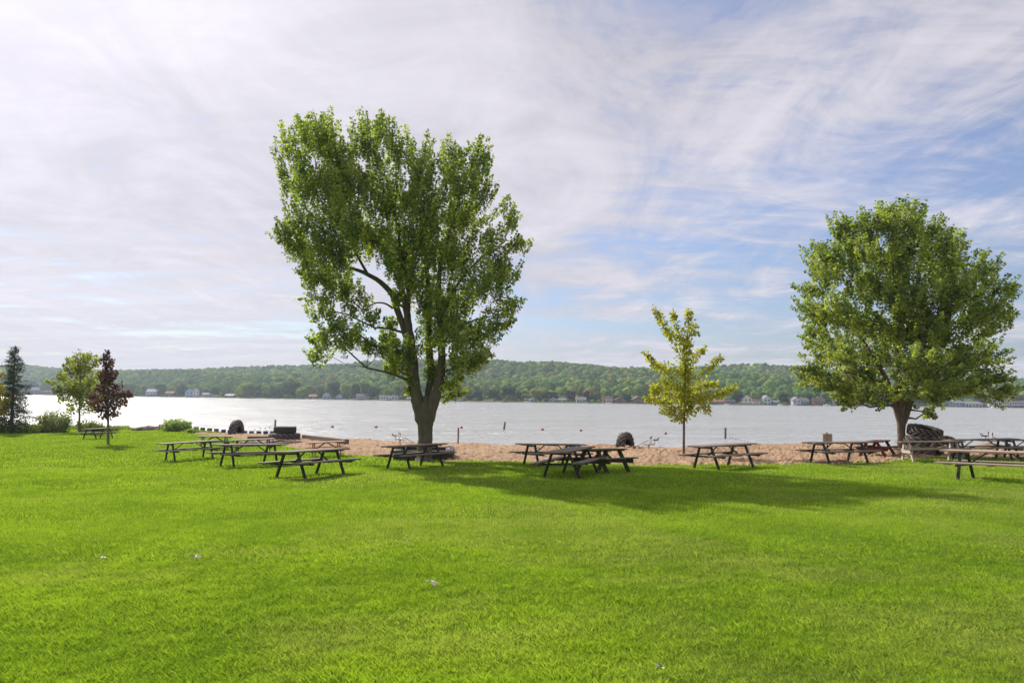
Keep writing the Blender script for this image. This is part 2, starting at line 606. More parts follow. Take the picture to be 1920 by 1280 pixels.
# beach: a sheet in (direction, distance)
def beach():
    ts = np.linspace(-.475, 1.05, 1300)
    nr = 150
    V = np.zeros((nr, len(ts), 3))
    y0 = Yg(ts); y1 = Yc(ts) + 9
    s = np.linspace(0, 1, nr)[:, None]
    Y = y0[None, :] + (y1 - y0)[None, :] * s ** 1.25
    X = ts[None, :] * Y
    Z = hgt(X, Y)
    d = Y - y0[None, :]
    rise = np.clip(d / .5, 0, 1)
    fl = np.zeros_like(X)
    flat_x = X.ravel(); flat_y = Y.ravel()
    out = np.empty(flat_x.shape)
    for k in range(len(out)):
        p = Vector((flat_x[k] * 1.6, flat_y[k] * 1.6, 3.1))
        out[k] = mnoise.noise(p) * .06 + mnoise.noise(p * 2.6) * .07 + mnoise.noise(p * 5.9) * .06 + mnoise.noise(p * .25) * .10
    fl = out.reshape(X.shape)
    Z = Z - .10 + .10 * rise + fl * rise
    V = np.stack([X, Y, Z], -1).reshape(-1, 3)
    nx = len(ts)
    i = np.arange(nr - 1)[:, None] * nx + np.arange(nx - 1)[None, :]
    F = np.stack([i, i + 1, i + nx + 1, i + nx], -1).reshape(-1, 4)
    o = mesh_np('sand_beach', V, F, MT['sand'], smooth=True)
    o['kind'] = 'structure'


beach()

wv = [(-6000, 24, WATER_Z), (6000, 24, WATER_Z), (6000, 6000, WATER_Z), (-6000, 6000, WATER_Z)]
w = mesh_np('lake_water', wv, [(0, 1, 2, 3)], MT['water'])
w['kind'] = 'structure'

# ------------------------------------------------------------------ far shore
_wl = [(-400, 1300), (60, 1150), (250, 900), (500, 760), (700, 640), (830, 580), (1100, 545), (1340, 530), (1600, 545), (1900, 550), (2300, 560)]
WT = np.array([((p - 960) / FPX, d) for p, d in _wl])
_rg = [(-400, 690), (0, 684), (50, 683), (110, 688), (200, 689), (250, 687), (330, 686), (450, 684), (560, 683), (640, 681), (690, 677), (760, 675), (850, 674),
       (925, 676), (980, 679), (1015, 675), (1100, 676), (1130, 679), (1200, 680), (1330, 681), (1390, 679), (1450, 682), (1500, 688), (1560, 692),
       (1640, 692), (1750, 697), (1850, 703), (1920, 710), (2300, 716)]


def Dw(t):
    return np.interp(t, WT[:, 0], WT[:, 1])


RT, RZ = [], []
TREE_H = 11.0
for p, y in _rg:
    t = (p - 960) / FPX
    Yr = float(Dw(t)) + 560
    q = at(p, y, Yr)
    RT.append(q.x / q.y); RZ.append(q.z - TREE_H)
RT = np.array(RT); RZ = np.array(RZ)


def far_z(x, y):
    t = x / y
    D = Dw(t)
    s = y - D
    zr = np.interp(t, RT, RZ)
    z0 = WATER_Z - .6 + np.clip(s / 3, 0, 1) * 1.3 + np.clip(s - 3, 0, 60) * .03
    k = np.clip((s - 45) / 515, 0, 1)
    k2 = k ** 1.15 * (1 - .12 * np.sin(k * math.pi * 2 + t * 9))
    k2 = np.clip(k2, 0, 1.0)
    und = 4.5 * np.sin(x * .011 + 2) * np.sin(y * .013 + x * .004) * np.sin(k * math.pi)
    z = z0 + (zr - z0) * k2 + und
    back = np.clip((s - 560) / 700, 0, 1)
    return z - back * 18


def far_shore():
    ts = np.linspace(-1.25, 1.25, 420)
    ss = np.concatenate([np.array([-4, 0, 1.5, 3, 8, 20]), np.linspace(35, 1300, 60)])
    T, S = np.meshgrid(ts, ss)
    Y = Dw(T) + S; X = T * Y
    Z = far_z(X, Y)
    V = np.stack([X, Y, Z], -1).reshape(-1, 3)
    nx = len(ts)
    i = np.arange(len(ss) - 1)[:, None] * nx + np.arange(nx - 1)[None, :]
    F = np.stack([i, i + 1, i + nx + 1, i + nx], -1).reshape(-1, 4)
    o = mesh_np('hill', V, F, MT['bank'], smooth=True)
    o['kind'] = 'structure'


far_shore()


def ico(sub):
    import bmesh
    bm = bmesh.new(); bmesh.ops.create_icosphere(bm, subdivisions=sub, radius=1.0)
    V = np.array([v.co[:] for v in bm.verts]); F = np.array([[v.index for v in f.verts] for f in bm.faces])
    bm.free()
    return V, F


ICO3, ICO3F = ico(3)
ICO2, ICO2F = ico(2)


def lumpy(V, seed, a1=.28, a2=.16, f1=1.5, f2=3.6):
    out = V.copy()
    off = Vector((seed * 7.3, seed * 3.1, seed * 5.7))
    for i, q in enumerate(V):
        v = Vector(q)
        k = 1 + a1 * mnoise.noise(v * f1 + off) * 1.6 + a2 * mnoise.noise(v * f2 + off) * 1.6
        out[i] = q * k
    return out


def mat_forest(name, tint=True, base=(.05, .08, .022)):
    m, nt, out, L = new_mat(name)
    geo = N(nt, 'ShaderNodeNewGeometry')
    n1 = N(nt, 'ShaderNodeTexNoise', inp={'Scale': .45, 'Detail': 4.0, 'Roughness': .7}); L(geo.outputs['Position'], n1.inputs['Vector'])
    at_ = N(nt, 'ShaderNodeAttribute', attribute_name='tint')
    c2 = ramp(nt, n1.outputs['Fac'], [(.3, (.5, .52, .55)), (.7, (1.45, 1.4, 1.3))])
    mul = N(nt, 'ShaderNodeMix', data_type='RGBA', blend_type='MULTIPLY'); mul.inputs['Factor'].default_value = 1
    L(at_.outputs['Color'], mul.inputs['A']); L(c2, mul.inputs['B'])
    d = N(nt, 'ShaderNodeBsdfDiffuse'); L(mul.outputs['Result'], d.inputs[0])
    t = N(nt, 'ShaderNodeBsdfTranslucent'); L(mul.outputs['Result'], t.inputs[0])
    mx = N(nt, 'ShaderNodeMixShader', inp={0: .4}); L(d.outputs[0], mx.inputs[1]); L(t.outputs[0], mx.inputs[2])
    b = N(nt, 'ShaderNodeBump', inp={'Strength': 1.0, 'Distance': 1.2}); L(n1.outputs['Fac'], b.inputs['Height'])
    L(b.outputs[0], d.inputs['Normal'])
    L(mx.outputs[0], out.inputs[0])
    return m


FOREST_M = mat_forest('forest')
PAL = np.array([2.0, 2.15, 1.8]) * np.array([(.075, .125, .030), (.055, .10, .030), (.10, .15, .033), (.045, .080, .028), (.13, .165, .04), (.085, .12, .045), (.12, .115, .045), (.06, .11, .04)])


def forest():
    shells = [lumpy(ICO2, k, .3, .22) for k in range(8)]
    Vs, Fs, Cs = [], [], []
    base = 0
    rng = np.random.default_rng(5)
    n = 9500
    cnt = 0
    while cnt < n:
        t = rng.uniform(-.92, .92)
        D = float(Dw(t))
        s = 34 + 560 * rng.random() ** .85
        Y = D + s; X = t * Y
        if rng.random() > Y / 1800: continue
        z = float(far_z(np.float64(X), np.float64(Y)))
        r_ = rng.uniform(3.6, 7.2)
        h = r_ * rng.uniform(.85, 1.25)
        top = z + TREE_H * rng.uniform(.72, 1.06)
        if s < 60: top -= 2
        S = shells[rng.integers(8)]
        a = rng.uniform(0, 6.28); ca, sa = math.cos(a), math.sin(a)
        V = S.copy()
        x = V[:, 0] * ca - V[:, 1] * sa; y = V[:, 0] * sa + V[:, 1] * ca
        V = np.stack([x * r_ + X, y * r_ + Y, V[:, 2] * h + top - h], -1)
        Vs.append(V); Fs.append(ICO2F + base); base += len(V)
        # broad stands of one kind, then single trees
        zone = mnoise.noise(Vector((X * .006, Y * .006, 0)))
        idx = int(np.clip(3.5 + zone * 7 + rng.normal() * 1.5, 0, 7))
        c = PAL[idx] * rng.uniform(.75, 1.3)
        Cs.append(np.repeat(c[None, :], len(V), 0))
        cnt += 1
    o = mesh_np('forest', np.concatenate(Vs), np.concatenate(Fs), FOREST_M, smooth=False, color=np.concatenate(Cs))
    setp(o, 'dense green wooded hillside across the lake', 'forest', kind='stuff')


forest()


# ---- leaf clouds -----------------------------------------------------------
def leaf_mesh(P, Dn, size, rng, tint, width=.85, fold=.25, flat=.0):
    """P points (n,3), Dn leaf axis (n,3); folded two-triangle leaves"""
    n = len(P)
    Dn = Dn / np.maximum(np.linalg.norm(Dn, axis=1, keepdims=True), 1e-6)
    rnd = rng.normal(size=(n, 3)); rnd[:, 2] *= (1 - flat)
    S = np.cross(Dn, rnd); S /= np.maximum(np.linalg.norm(S, axis=1, keepdims=True), 1e-6)
    U = np.cross(S, Dn)
    sz = size * rng.uniform(.65, 1.3, size=(n, 1))
    a = P
    b = P + Dn * sz
    l = P + Dn * sz * .45 + S * sz * width * .5 + U * sz * fold
    r_ = P + Dn * sz * .45 - S * sz * width * .5 + U * sz * fold
    V = np.stack([a, l, b, r_], 1).reshape(-1, 3)
    i = np.arange(n)[:, None] * 4
    F = np.concatenate([i + np.array([[0, 1, 2]]), i + np.array([[0, 2, 3]])], 0)
    C = np.repeat(tint, 4)[:, None]
    return V, F, np.repeat(C, 3, 1)


def shoots(base, direc, length, nleaf, spread, rng, droop=.0):
    """leaves set along twigs; returns P, D"""
    m = len(base)
    u = rng.random((m, nleaf, 1)) ** .8
    az = rng.uniform(0, 2 * math.pi, (m, nleaf, 1))
    d = direc / np.maximum(np.linalg.norm(direc, axis=1, keepdims=True), 1e-6)
    ref = np.where(np.abs(d[:, 2:3]) > .9, np.array([[1., 0, 0]]), np.array([[0., 0, 1.]]))
    a = np.cross(d, ref); a /= np.linalg.norm(a, axis=1, keepdims=True)
    b = np.cross(d, a)
    side = a[:, None] * np.cos(az) + b[:, None] * np.sin(az)
    P = base[:, None] + d[:, None] * (u * length[:, None, None]) + side * spread * (1.15 - u) * rng.random((m, nleaf, 1))
    D = side * .9 + d[:, None] * .5 + np.array([0, 0, -droop])
    return P.reshape(-1, 3), D.reshape(-1, 3)


def near_tree(name, label, cat, base_px, limbs, blobs, leafm, barkm, leaf_size=.12, shoot_len=.7, nleaf=22, dens=1.0,
              depth=1.2, up=.8, seed=1, group=None, radial=None, spread=.16, dark=.0, twig=.012, spires=(), klow=.6):
    """limbs: list of [(px,py,radius_m,dY)...]; blobs: (px,py,rx,ry,dY)"""
    rng = np.random.default_rng(seed)
    b0 = ground_hit(*base_px)
    Yb = b0.y
    mpp = Yb / FPX
    root = thing(name, label, cat, b0, group=group)
    mb = MB()
    nodes = []

    def loc(px, py, dy=0):
        return at(px, py, Yb + dy) - b0
    for li, lb in enumerate(limbs):
        pts = [loc(p[0], p[1], p[3] if len(p) > 3 else 0) for p in lb]
        rad = [p[2] for p in lb]
        # refine by Catmull-Rom
        P2, R2 = [], []
        for i in range(len(pts) - 1):
            p0, p1, p2, p3 = pts[max(i - 1, 0)], pts[i], pts[i + 1], pts[min(i + 2, len(pts) - 1)]
            for k in range(4):
                q = k / 4
                P2.append(.5 * ((2 * p1) + (p2 - p0) * q + (2 * p0 - 5 * p1 + 4 * p2 - p3) * q * q + (3 * p1 - p0 - 3 * p2 + p3) * q ** 3))
                R2.append(rad[i] * (1 - q) + rad[i + 1] * q)
        P2.append(pts[-1]); R2.append(rad[-1])
        if li == 0:
            P2.insert(0, P2[0] - Vector((0, 0, .25))); R2.insert(0, R2[0] * 1.25)
            R2[1] *= 1.12
        # small irregularities
        P2 = [p + Vector((rng.normal(), rng.normal(), 0)) * R2[i] * .06 for i, p in enumerate(P2)]
        mb.tube(P2, R2, n=12)
        nodes += [(p, r_) for p, r_ in zip(P2, R2)]
    Ball, Dall, Lall = [], [], []
    cx = np.mean([b[0] for b in blobs]); cy = max(b[1] for b in blobs)
    centre = np.array(loc(cx, cy)) if radial is None else np.array(loc(*radial))
    for bl in blobs:
        px, py, rx, ry = bl[:4]
        dy = bl[4] if len(bl) > 4 else rng.normal() * depth
        c = loc(px, py, dy)
        rx, ry = rx * .88, ry * .86
        ra = np.array([rx * mpp, max(rx, ry) * mpp * 1.15, ry * mpp])
        # branch from the nearest lower limb node
        best = min(nodes, key=lambda q: (q[0] - c).length + (2.5 if q[0].z > c.z - .1 else 0) + max(0, .45 * math.hypot(q[0].x - c.x, q[0].y - c.y) - (c.z - q[0].z)) * klow + (.6 if q[1] < .03 else 0))
        p0 = best[0]; r0 = min(best[1] * .6, .06)
        L_ = (c - p0).length
        if L_ > .2:
            mid = (p0 + c) / 2 + Vector((rng.normal() * .08 * L_, rng.normal() * .08 * L_, -.06 * L_))
            q1 = p0.lerp(mid, .5) + Vector((0, 0, .02 * L_)); q2 = mid.lerp(c, .5) + Vector((0, 0, .05 * L_))
            mb.tube([p0, q1, mid, q2, c], [r0, r0 * .85, r0 * .65, r0 * .5, r0 * .3], n=6)
            for q, rr in ((mid, r0 * .6), (c, r0 * .3)): nodes.append((q, rr))
        vol = ra.prod() ** (.72)
        m = int(46 * vol * dens) + 6
        v = rng.normal(size=(m, 3)); v /= np.linalg.norm(v, axis=1, keepdims=True)
        rr = rng.random((m, 1)) ** .45
        P = np.array(c)[None] + v * rr * ra[None]
        out = P - centre; out /= np.maximum(np.linalg.norm(out, axis=1, keepdims=True), 1e-6)
        D = v * .45 + out * .8 + np.array([0, 0, up]) + rng.normal(size=(m, 3)) * .28
        Ls = shoot_len * rng.uniform(.5, 1.25, m) * min(1, .45 + ra.min())
        P = P - D / np.linalg.norm(D, axis=1, keepdims=True) * Ls[:, None] * .45
        Ball.append(P); Dall.append(D); Lall.append(Ls)
        for k in range(0, m, 3):
            pb = Vector(P[k]); dd = Vector(D[k]).normalized()
            mb.tube([c, c.lerp(pb, .55) + Vector((0, 0, -.04)), pb, pb + dd * Ls[k] * .8], [twig * 1.1, twig, twig * .7, twig * .3], n=3, cap=False)
    B = np.concatenate(Ball); D = np.concatenate(Dall); L_ = np.concatenate(Lall)
    P, DD = shoots(B, D, L_, nleaf, spread, rng, droop=.45)
    shoot_t = np.clip(rng.normal(.48, .28, len(B)), 0, 1)
    tint = np.clip(np.repeat(shoot_t, nleaf) + rng.normal(0, .18, len(P)), 0, 1)
    SP, SD = [], []
    for tx, ty, bx, by, wpx in spires:
        dy0 = rng.normal() * .5
        A = loc(bx, by, dy0 * .4); B_ = loc(tx, ty, dy0)
        A = np.array(A); B_ = np.array(B_)
        Lsp = np.linalg.norm(B_ - A)
        mb.tube([Vector(A), Vector((A + B_) / 2) + Vector((0, 0, -.03)), Vector(B_)], [twig * 1.5, twig, twig * .3], n=4, cap=False)
        m = int(Lsp * 75 * wpx / 9) + 10
        u = rng.random(m)
        # leaves sit in whorls along the spire
        u = np.clip(np.round(u * Lsp / .16) / (Lsp / .16) + rng.normal(0, .02, m), 0, 1)
        v = rng.normal(size=(m, 3)); v /= np.linalg.norm(v, axis=1, keepdims=True)
        Pq = A + (B_ - A) * u[:, None] + v * (wpx * mpp * (1.15 - .85 * u) * rng.random(m) ** .6)[:, None]
        SP.append(Pq); SD.append(v + (B_ - A) / Lsp * .4 + np.array([0, 0, -.35]))
    if SP:
        SP = np.concatenate(SP); SD = np.concatenate(SD)
        P = np.concatenate([P, SP]); DD = np.concatenate([DD, SD])
        tint = np.concatenate([tint, np.clip(rng.normal(.5, .25, len(SP)), 0, 1)])
    V, F, C = leaf_mesh(P, DD, leaf_size, rng, tint)
    mb.build('trunk', barkm, root, smooth=True)
    mesh_np('crown', V, F, leafm, root, color=C)
    return root


# ------------------------------------------------------------------ the tall maple in the planter
big_limbs = [
    [(795, 866, .36), (796, 850, .31), (797, 820, .29), (797, 795, .31), (797, 778, .34), (797, 762, .30), (798, 748, .14), (798, 740, .03)],
    [(795, 815, .10), (790, 785, .24), (783, 755, .26), (779, 735, .235), (777, 710, .20), (775, 675, .18), (770, 640, .17), (765, 600, .15), (758, 560, .13), (745, 520, .10), (735, 470, .07), (725, 400, .04)],
    [(798, 800, .12, .05), (801, 765, .22, .2), (806, 735, .19, .4), (808, 690, .16, .5), (803, 640, .14, .6), (805, 580, .12, .8), (800, 500, .09, .8), (790, 420, .06, .7), (780, 340, .03, .6)],
    [(798, 815, .10), (804, 785, .24), (812, 755, .25), (818, 735, .22), (823, 715, .20), (828, 680, .16), (826, 620, .14), (822, 560, .12), (826, 500, .09), (845, 430, .06), (865, 350, .03)],
    [(776, 705, .17, .1), (768, 655, .16, .2), (757, 615, .13, .2), (745, 580, .13, .1), (735, 552, .12, 0), (712, 528, .10, -.1), (680, 510, .08, -.2), (640, 495, .05, -.3), (600, 460, .03, -.3)],
    [(737, 578, .05), (722, 569, .035), (705, 568, .03), (688, 577, .02)],
    [(690, 515, .06), (665, 470, .05), (630, 400, .035), (600, 340, .02), (590, 290, .012)],
    [(765, 590, .09, -.2), (765, 540, .08, -.5), (752, 470, .06, -.9), (740, 400, .04, -1.0), (720, 320, .02, -1)],
    [(826, 600, .08, -.2), (850, 545, .06, -.5), (885, 500, .045, -.6), (930, 460, .025, -.6)],
    [(827, 650, .07, 0), (850, 620, .05, .2), (890, 600, .035, .4), (940, 590, .02, .5)],
]
big_blobs = []
for b in [(600, 262, 50, 42), (556, 300, 30, 52), (575, 350, 45, 40), (640, 305, 42, 45), (692, 268, 36, 42), (715, 238, 12, 24), (748, 285, 34, 44), (800, 325, 45, 45),
          (848, 300, 30, 38), (862, 345, 45, 45), (902, 305, 26, 38), (905, 370, 24, 44),
          (575, 410, 40, 35), (535, 440, 26, 14), (640, 390, 65, 55), (640, 340, 50, 45), (720, 370, 65, 60), (795, 390, 65, 60), (865, 410, 55, 55),
          (565, 460, 45, 35), (620, 470, 60, 45), (700, 450, 65, 55), (770, 460, 70, 60), (850, 480, 65, 60), (925, 470, 38, 50), (955, 410, 14, 34), (972, 462, 22, 14),
          (590, 525, 42, 35), (645, 540, 45, 30), (600, 580, 32, 22), (780, 530, 45, 35), (850, 555, 60, 50), (915, 530, 45, 45), (950, 510, 28, 24), (955, 578, 26, 16),
          (640, 610, 38, 26), (612, 640, 28, 32), (595, 668, 16, 16), (668, 635, 20, 16), (700, 600, 18, 14), (690, 652, 18, 10), (728, 635, 24, 18),
          (745, 655, 24, 26), (758, 690, 18, 34), (740, 670, 20, 14), (850, 625, 52, 45), (905, 625, 38, 35), (938, 608, 26, 24), (870, 680, 42, 35), (835, 715, 28, 26), (845, 738, 26, 12), (900, 665, 20, 22), (770, 725, 10, 16), (795, 570, 34, 45), (800, 640, 28, 38), (812, 690, 18, 26), (770, 660, 20, 20), (730, 610, 16, 12), (825, 610, 34, 36), (672, 345, 34, 34), (660, 430, 30, 30), (745, 500, 30, 26), (710, 300, 30, 34), (672, 572, 30, 20), (648, 640, 26, 18), (715, 655, 26, 16), (738, 690, 20, 16), (745, 560, 16, 12)]:
    big_blobs.append(b)
    if b[2] > 40:
        big_blobs.append((b[0] + random.uniform(-14, 14), b[1] + random.uniform(-14, 14), b[2] * .85, b[3] * .85, random.choice((-1, 1)) * random.uniform(1.6, 2.8)))
def tips(lst, cx, cy, k=.3, up=0.0, w_=8.5, extra=True):
    out = []
    rr = random.Random(5)
    for x, y in lst:
        dx, dy = cx - x, cy - y
        n = math.hypot(dx, dy)
        L_ = rr.uniform(52, 80)
        out.append((x, y, x + dx / n * L_ * (1 - up), y + dy / n * L_ + up * L_ * .4, w_ * rr.uniform(.8, 1.2)))
        if extra:
            j = rr.uniform(9, 16) * rr.choice((-1, 1))
            out.append((x - dy / n * j + dx / n * 14, y + dx / n * j + dy / n * 14, x + dx / n * L_ * (1 - up), y + dy / n * L_, w_ * .8))
    return out


big_tips = tips([(526, 230), (557, 218), (587, 205), (608, 218), (623, 224), (661, 222), (681, 220), (701, 226), (715, 203), (737, 223), (765, 243), (802, 245), (843, 250), (902, 255), (919, 275),
                 (515, 260), (521, 312), (531, 370)], 715, 900, up=.1) + tips([(517, 408), (500, 436), (955, 368), (976, 405), (997, 450), (971, 510), (549, 505), (556, 560), (984, 562), (960, 590)], 740, 560, up=.1) \
    + tips([(580, 640), (600, 685), (640, 655), (900, 690), (925, 640), (735, 700)], 740, 540, extra=False)
right_tips = tips([(1550, 405), (1565, 399), (1579, 399), (1608, 401), (1632, 393), (1651, 376), (1673, 378), (1710, 389), (1768, 417), (1786, 428), (1835, 473), (1856, 467), (1870, 506), (1913, 549), (1905, 594),
                   (1501, 461), (1520, 450), (1485, 532), (1483, 555), (1499, 594), (1499, 629), (1690, 383), (1730, 398), (1750, 408), (1808, 452)], 1690, 720) \
    + tips([(1491, 723), (1595, 770), (1897, 680), (1901, 747), (1882, 766), (1500, 690), (1560, 750)], 1690, 660)
near_tree('maple_tree', 'tallest tree, a green maple with thick forked trunk in a square timber planter', 'tree', (795, 864),
          big_limbs, big_blobs, MT['leaf_big'], MT['bark_pale'], leaf_size=.105, shoot_len=1.1, nleaf=54, dens=.66, depth=.9, up=.95, seed=3, spread=.125, spires=big_tips)

right_limbs = [
    [(1690, 853, .22), (1690, 835, .175), (1690, 810, .165), (1690, 790, .19), (1690, 775, .17), (1690, 762, .05)],
    [(1689, 805, .08), (1686, 785, .15), (1678, 760, .13), (1668, 725, .11), (1650, 690, .09), (1620, 640, .06), (1590, 600, .035), (1560, 560, .02)],
    [(1690, 805, .08), (1690, 785, .15), (1688, 750, .13), (1686, 700, .11), (1684, 640, .09), (1680, 560, .06), (1672, 480, .03)],
    [(1691, 805, .08), (1696, 785, .15), (1706, 758, .13), (1714, 730, .11), (1728, 690, .09), (1750, 630, .06), (1770, 560, .04), (1790, 500, .02)],
    [(1668, 722, .06), (1640, 712, .05), (1600, 700, .04), (1560, 690, .02)],
    [(1714, 735, .06), (1750, 720, .05), (1800, 700, .04), (1850, 690, .02)],
    [(1686, 660, .06, .5), (1640, 590, .05, .8), (1600, 520, .03, 1), (1570, 470, .015, 1)],
    [(1708, 768, .05, -.2), (1722, 770, .03, -.4), (1742, 772, .02, -.5), (1755, 776, .012, -.5)],
]
right_blobs = []
for b in [(1662, 415, 40, 32), (1700, 412, 40, 32), (1625, 440, 40, 36), (1740, 440, 36, 40), (1585, 435, 26, 22), (1790, 455, 22, 20), (1600, 480, 45, 35), (1690, 480, 65, 55), (1770, 500, 50, 45),
          (1545, 480, 28, 22), (1560, 510, 42, 32), (1530, 545, 32, 16), (1640, 540, 60, 50), (1720, 560, 65, 55), (1800, 540, 45, 42), (1850, 505, 20, 28), (1865, 545, 32, 26), (1895, 548, 12, 8),
          (1550, 585, 45, 30), (1600, 600, 55, 40), (1680, 620, 65, 50), (1770, 620, 62, 50), (1845, 600, 42, 38), (1885, 590, 14, 14),
          (1535, 635, 32, 24), (1570, 660, 50, 36), (1640, 680, 55, 42), (1720, 690, 60, 42), (1790, 680, 55, 42), (1850, 660, 36, 32),
          (1520, 695, 26, 22), (1550, 715, 38, 26), (1600, 725, 45, 30), (1660, 735, 40, 24), (1740, 735, 45, 22), (1800, 730, 45, 22), (1860, 710, 36, 24), (1885, 735, 16, 14), (1590, 755, 16, 12), (1745, 775, 16, 6), (1700, 755, 16, 10)]:
    right_blobs.append(b)
    if b[2] > 40:
        right_blobs.append((b[0] + random.uniform(-14, 14), b[1] + random.uniform(-14, 14), b[2] * .85, b[3] * .85, random.choice((-1, 1)) * random.uniform(2, 3.2)))
near_tree('maple_tree', 'broad round green maple with a short trunk beside the stacked tyres at the right', 'tree', (1690, 851),
          right_limbs, right_blobs, MT['leaf_right'], MT['bark_red'], leaf_size=.115, shoot_len=1.1, nleaf=52, dens=.72, depth=1.0, up=.5, seed=5, radial=(1690, 720), spread=.13, spires=right_tips, klow=.15)


def fringe_tree(name, label, cat, base_px, trunk, branches, leafm, barkm, leaf_size=.1, lw=9, seed=2, per=3.2, dY=.35, twig=.01, droop=.4):
    """thin young tree: leafy branches given as pixel paths"""
    rng = np.random.default_rng(seed)
    b0 = ground_hit(*base_px); Yb = b0.y; mpp = Yb / FPX
    root = thing(name, label, cat, b0)
    loc = lambda px, py, dy=0: at(px, py, Yb + dy) - b0
    mb = MB()
    pts = [loc(p[0], p[1]) for p in trunk]
    pts.insert(0, pts[0] - Vector((0, 0, .15)))
    mb.tube(pts, [trunk[0][2] * 1.2] + [p[2] for p in trunk], n=9)
    Ps, Ds = [], []
    for br in branches:
        wpx = br[0]; path = br[1:]
        a = rng.uniform(-1, 1) * dY
        L_ = [loc(p[0], p[1], a * i / (len(path) - 1) * 2) for i, p in enumerate(path)]
        mb.tube(L_, [twig * 1.4] + [twig] * (len(L_) - 2) + [twig * .3], n=5)
        tot = sum((L_[i + 1] - L_[i]).length for i in range(len(L_) - 1))
        m = int(tot / mpp * per * wpx / 9)
        seg = rng.integers(0, len(L_) - 1, m); u = rng.random(m)
        A = np.array([L_[i] for i in seg]); B_ = np.array([L_[i + 1] for i in seg])
        P = A + (B_ - A) * u[:, None]
        fr = (seg + u) / (len(L_) - 1)
        rad = wpx * mpp * (1.35 - .85 * fr)
        v = rng.normal(size=(m, 3)); v /= np.linalg.norm(v, axis=1, keepdims=True)
        P = P + v * (rad * rng.random(m) ** .8)[:, None]
        Ps.append(P); Ds.append(v + (B_ - A) * .3 + np.array([0, 0, -droop]))
    P = np.concatenate(Ps); D = np.concatenate(Ds)
    tint = np.clip(rng.normal(.55, .28, len(P)), 0, 1)
    V, F, C = leaf_mesh(P, D, leaf_size, rng, tint)
    mb.build('trunk', barkm, root, smooth=True)
    mesh_np('crown', V, F, leafm, root, color=C)
    return root


fringe_tree('maple_sapling', 'thin young yellow green maple with a bare slender stem on the sand edge', 'sapling', (1282, 856),
            [(1282, 856, .055), (1282.5, 800, .05), (1283, 760, .042), (1285, 700, .03), (1288, 640, .02), (1291, 590, .008)],
            [(13, (1283, 770), (1262, 760), (1240, 752), (1210, 746)), (12, (1283, 775), (1260, 772), (1240, 768)), (9, (1283, 785), (1268, 785), (1262, 786)),
             (13, (1284, 750), (1255, 738), (1232, 725), (1222, 738)), (12, (1284, 735), (1262, 722), (1240, 712)), (9, (1284, 735), (1250, 700), (1225, 680), (1208, 660)),
             (10, (1286, 700), (1255, 690), (1232, 682)), (9, (1287, 690), (1270, 655), (1252, 620), (1240, 600), (1226, 578)), (9, (1288, 660), (1275, 630), (1264, 600), (1261, 585)),
             (8, (1289, 640), (1270, 630), (1244, 622)), (10, (1288, 650), (1290, 620), (1292, 595), (1291, 582)), (7, (1290, 620), (1300, 612), (1308, 610)), (6, (1290, 628), (1302, 624), (1310, 625)),
             (10, (1287, 690), (1305, 668), (1320, 652)), (9, (1286, 712), (1320, 700), (1340, 680), (1353, 670)), (11, (1285, 735), (1315, 722), (1345, 720)), (10, (1285, 742), (1330, 742), (1355, 735), (1379, 724)),
             (13, (1284, 760), (1305, 750), (1325, 742)), (12, (1283, 770), (1300, 768), (1320, 758), (1328, 772)), (13, (1285, 745), (1283, 720), (1287, 690)), (13, (1285, 700), (1287, 670), (1288, 640)), (12, (1283, 775), (1290, 765), (1296, 755))],
            MT['leaf_sapling'], MT['bark_red'], leaf_size=.12, seed=4, per=3.1, dY=.5)

fringe_tree('maple_sapling', 'small lime green tree between the dark spruce and the purple leaved tree', 'sapling', (148, 810),
            [(148, 810, .10), (149, 780, .08), (150, 740, .06), (151, 700, .04), (151, 665, .015)],
            [(9, (150, 770), (135, 768), (128, 766)), (10, (150, 765), (170, 766), (182, 762)), (11, (150, 755), (130, 752), (112, 745)), (11, (150, 752), (175, 752), (190, 745)),
             (11, (150, 740), (120, 735), (100, 730)), (8, (150, 738), (112, 724), (88, 712)), (11, (150, 738), (180, 732), (196, 722)), (11, (150, 730), (125, 715), (112, 700)),
             (11, (150, 728), (175, 712), (190, 698)), (10, (150, 715), (130, 695), (120, 682)), (10, (150, 712), (170, 692), (183, 672)), (9, (151, 700), (138, 682), (128, 672)),
             (9, (151, 695), (163, 678), (170, 664)), (9, (151, 700), (152, 680), (150, 656)), (13, (150, 750), (151, 730), (151, 705)), (12, (150, 745), (140, 730), (135, 715)), (12, (150, 745), (165, 730), (172, 712)),
             (9, (150, 690), (142, 675), (141, 664)), (9, (151, 690), (158, 672), (162, 665))],
            MT['leaf_lime'], MT['bark'], leaf_size=.22, seed=6, per=3.1, dY=1.0, twig=.02)

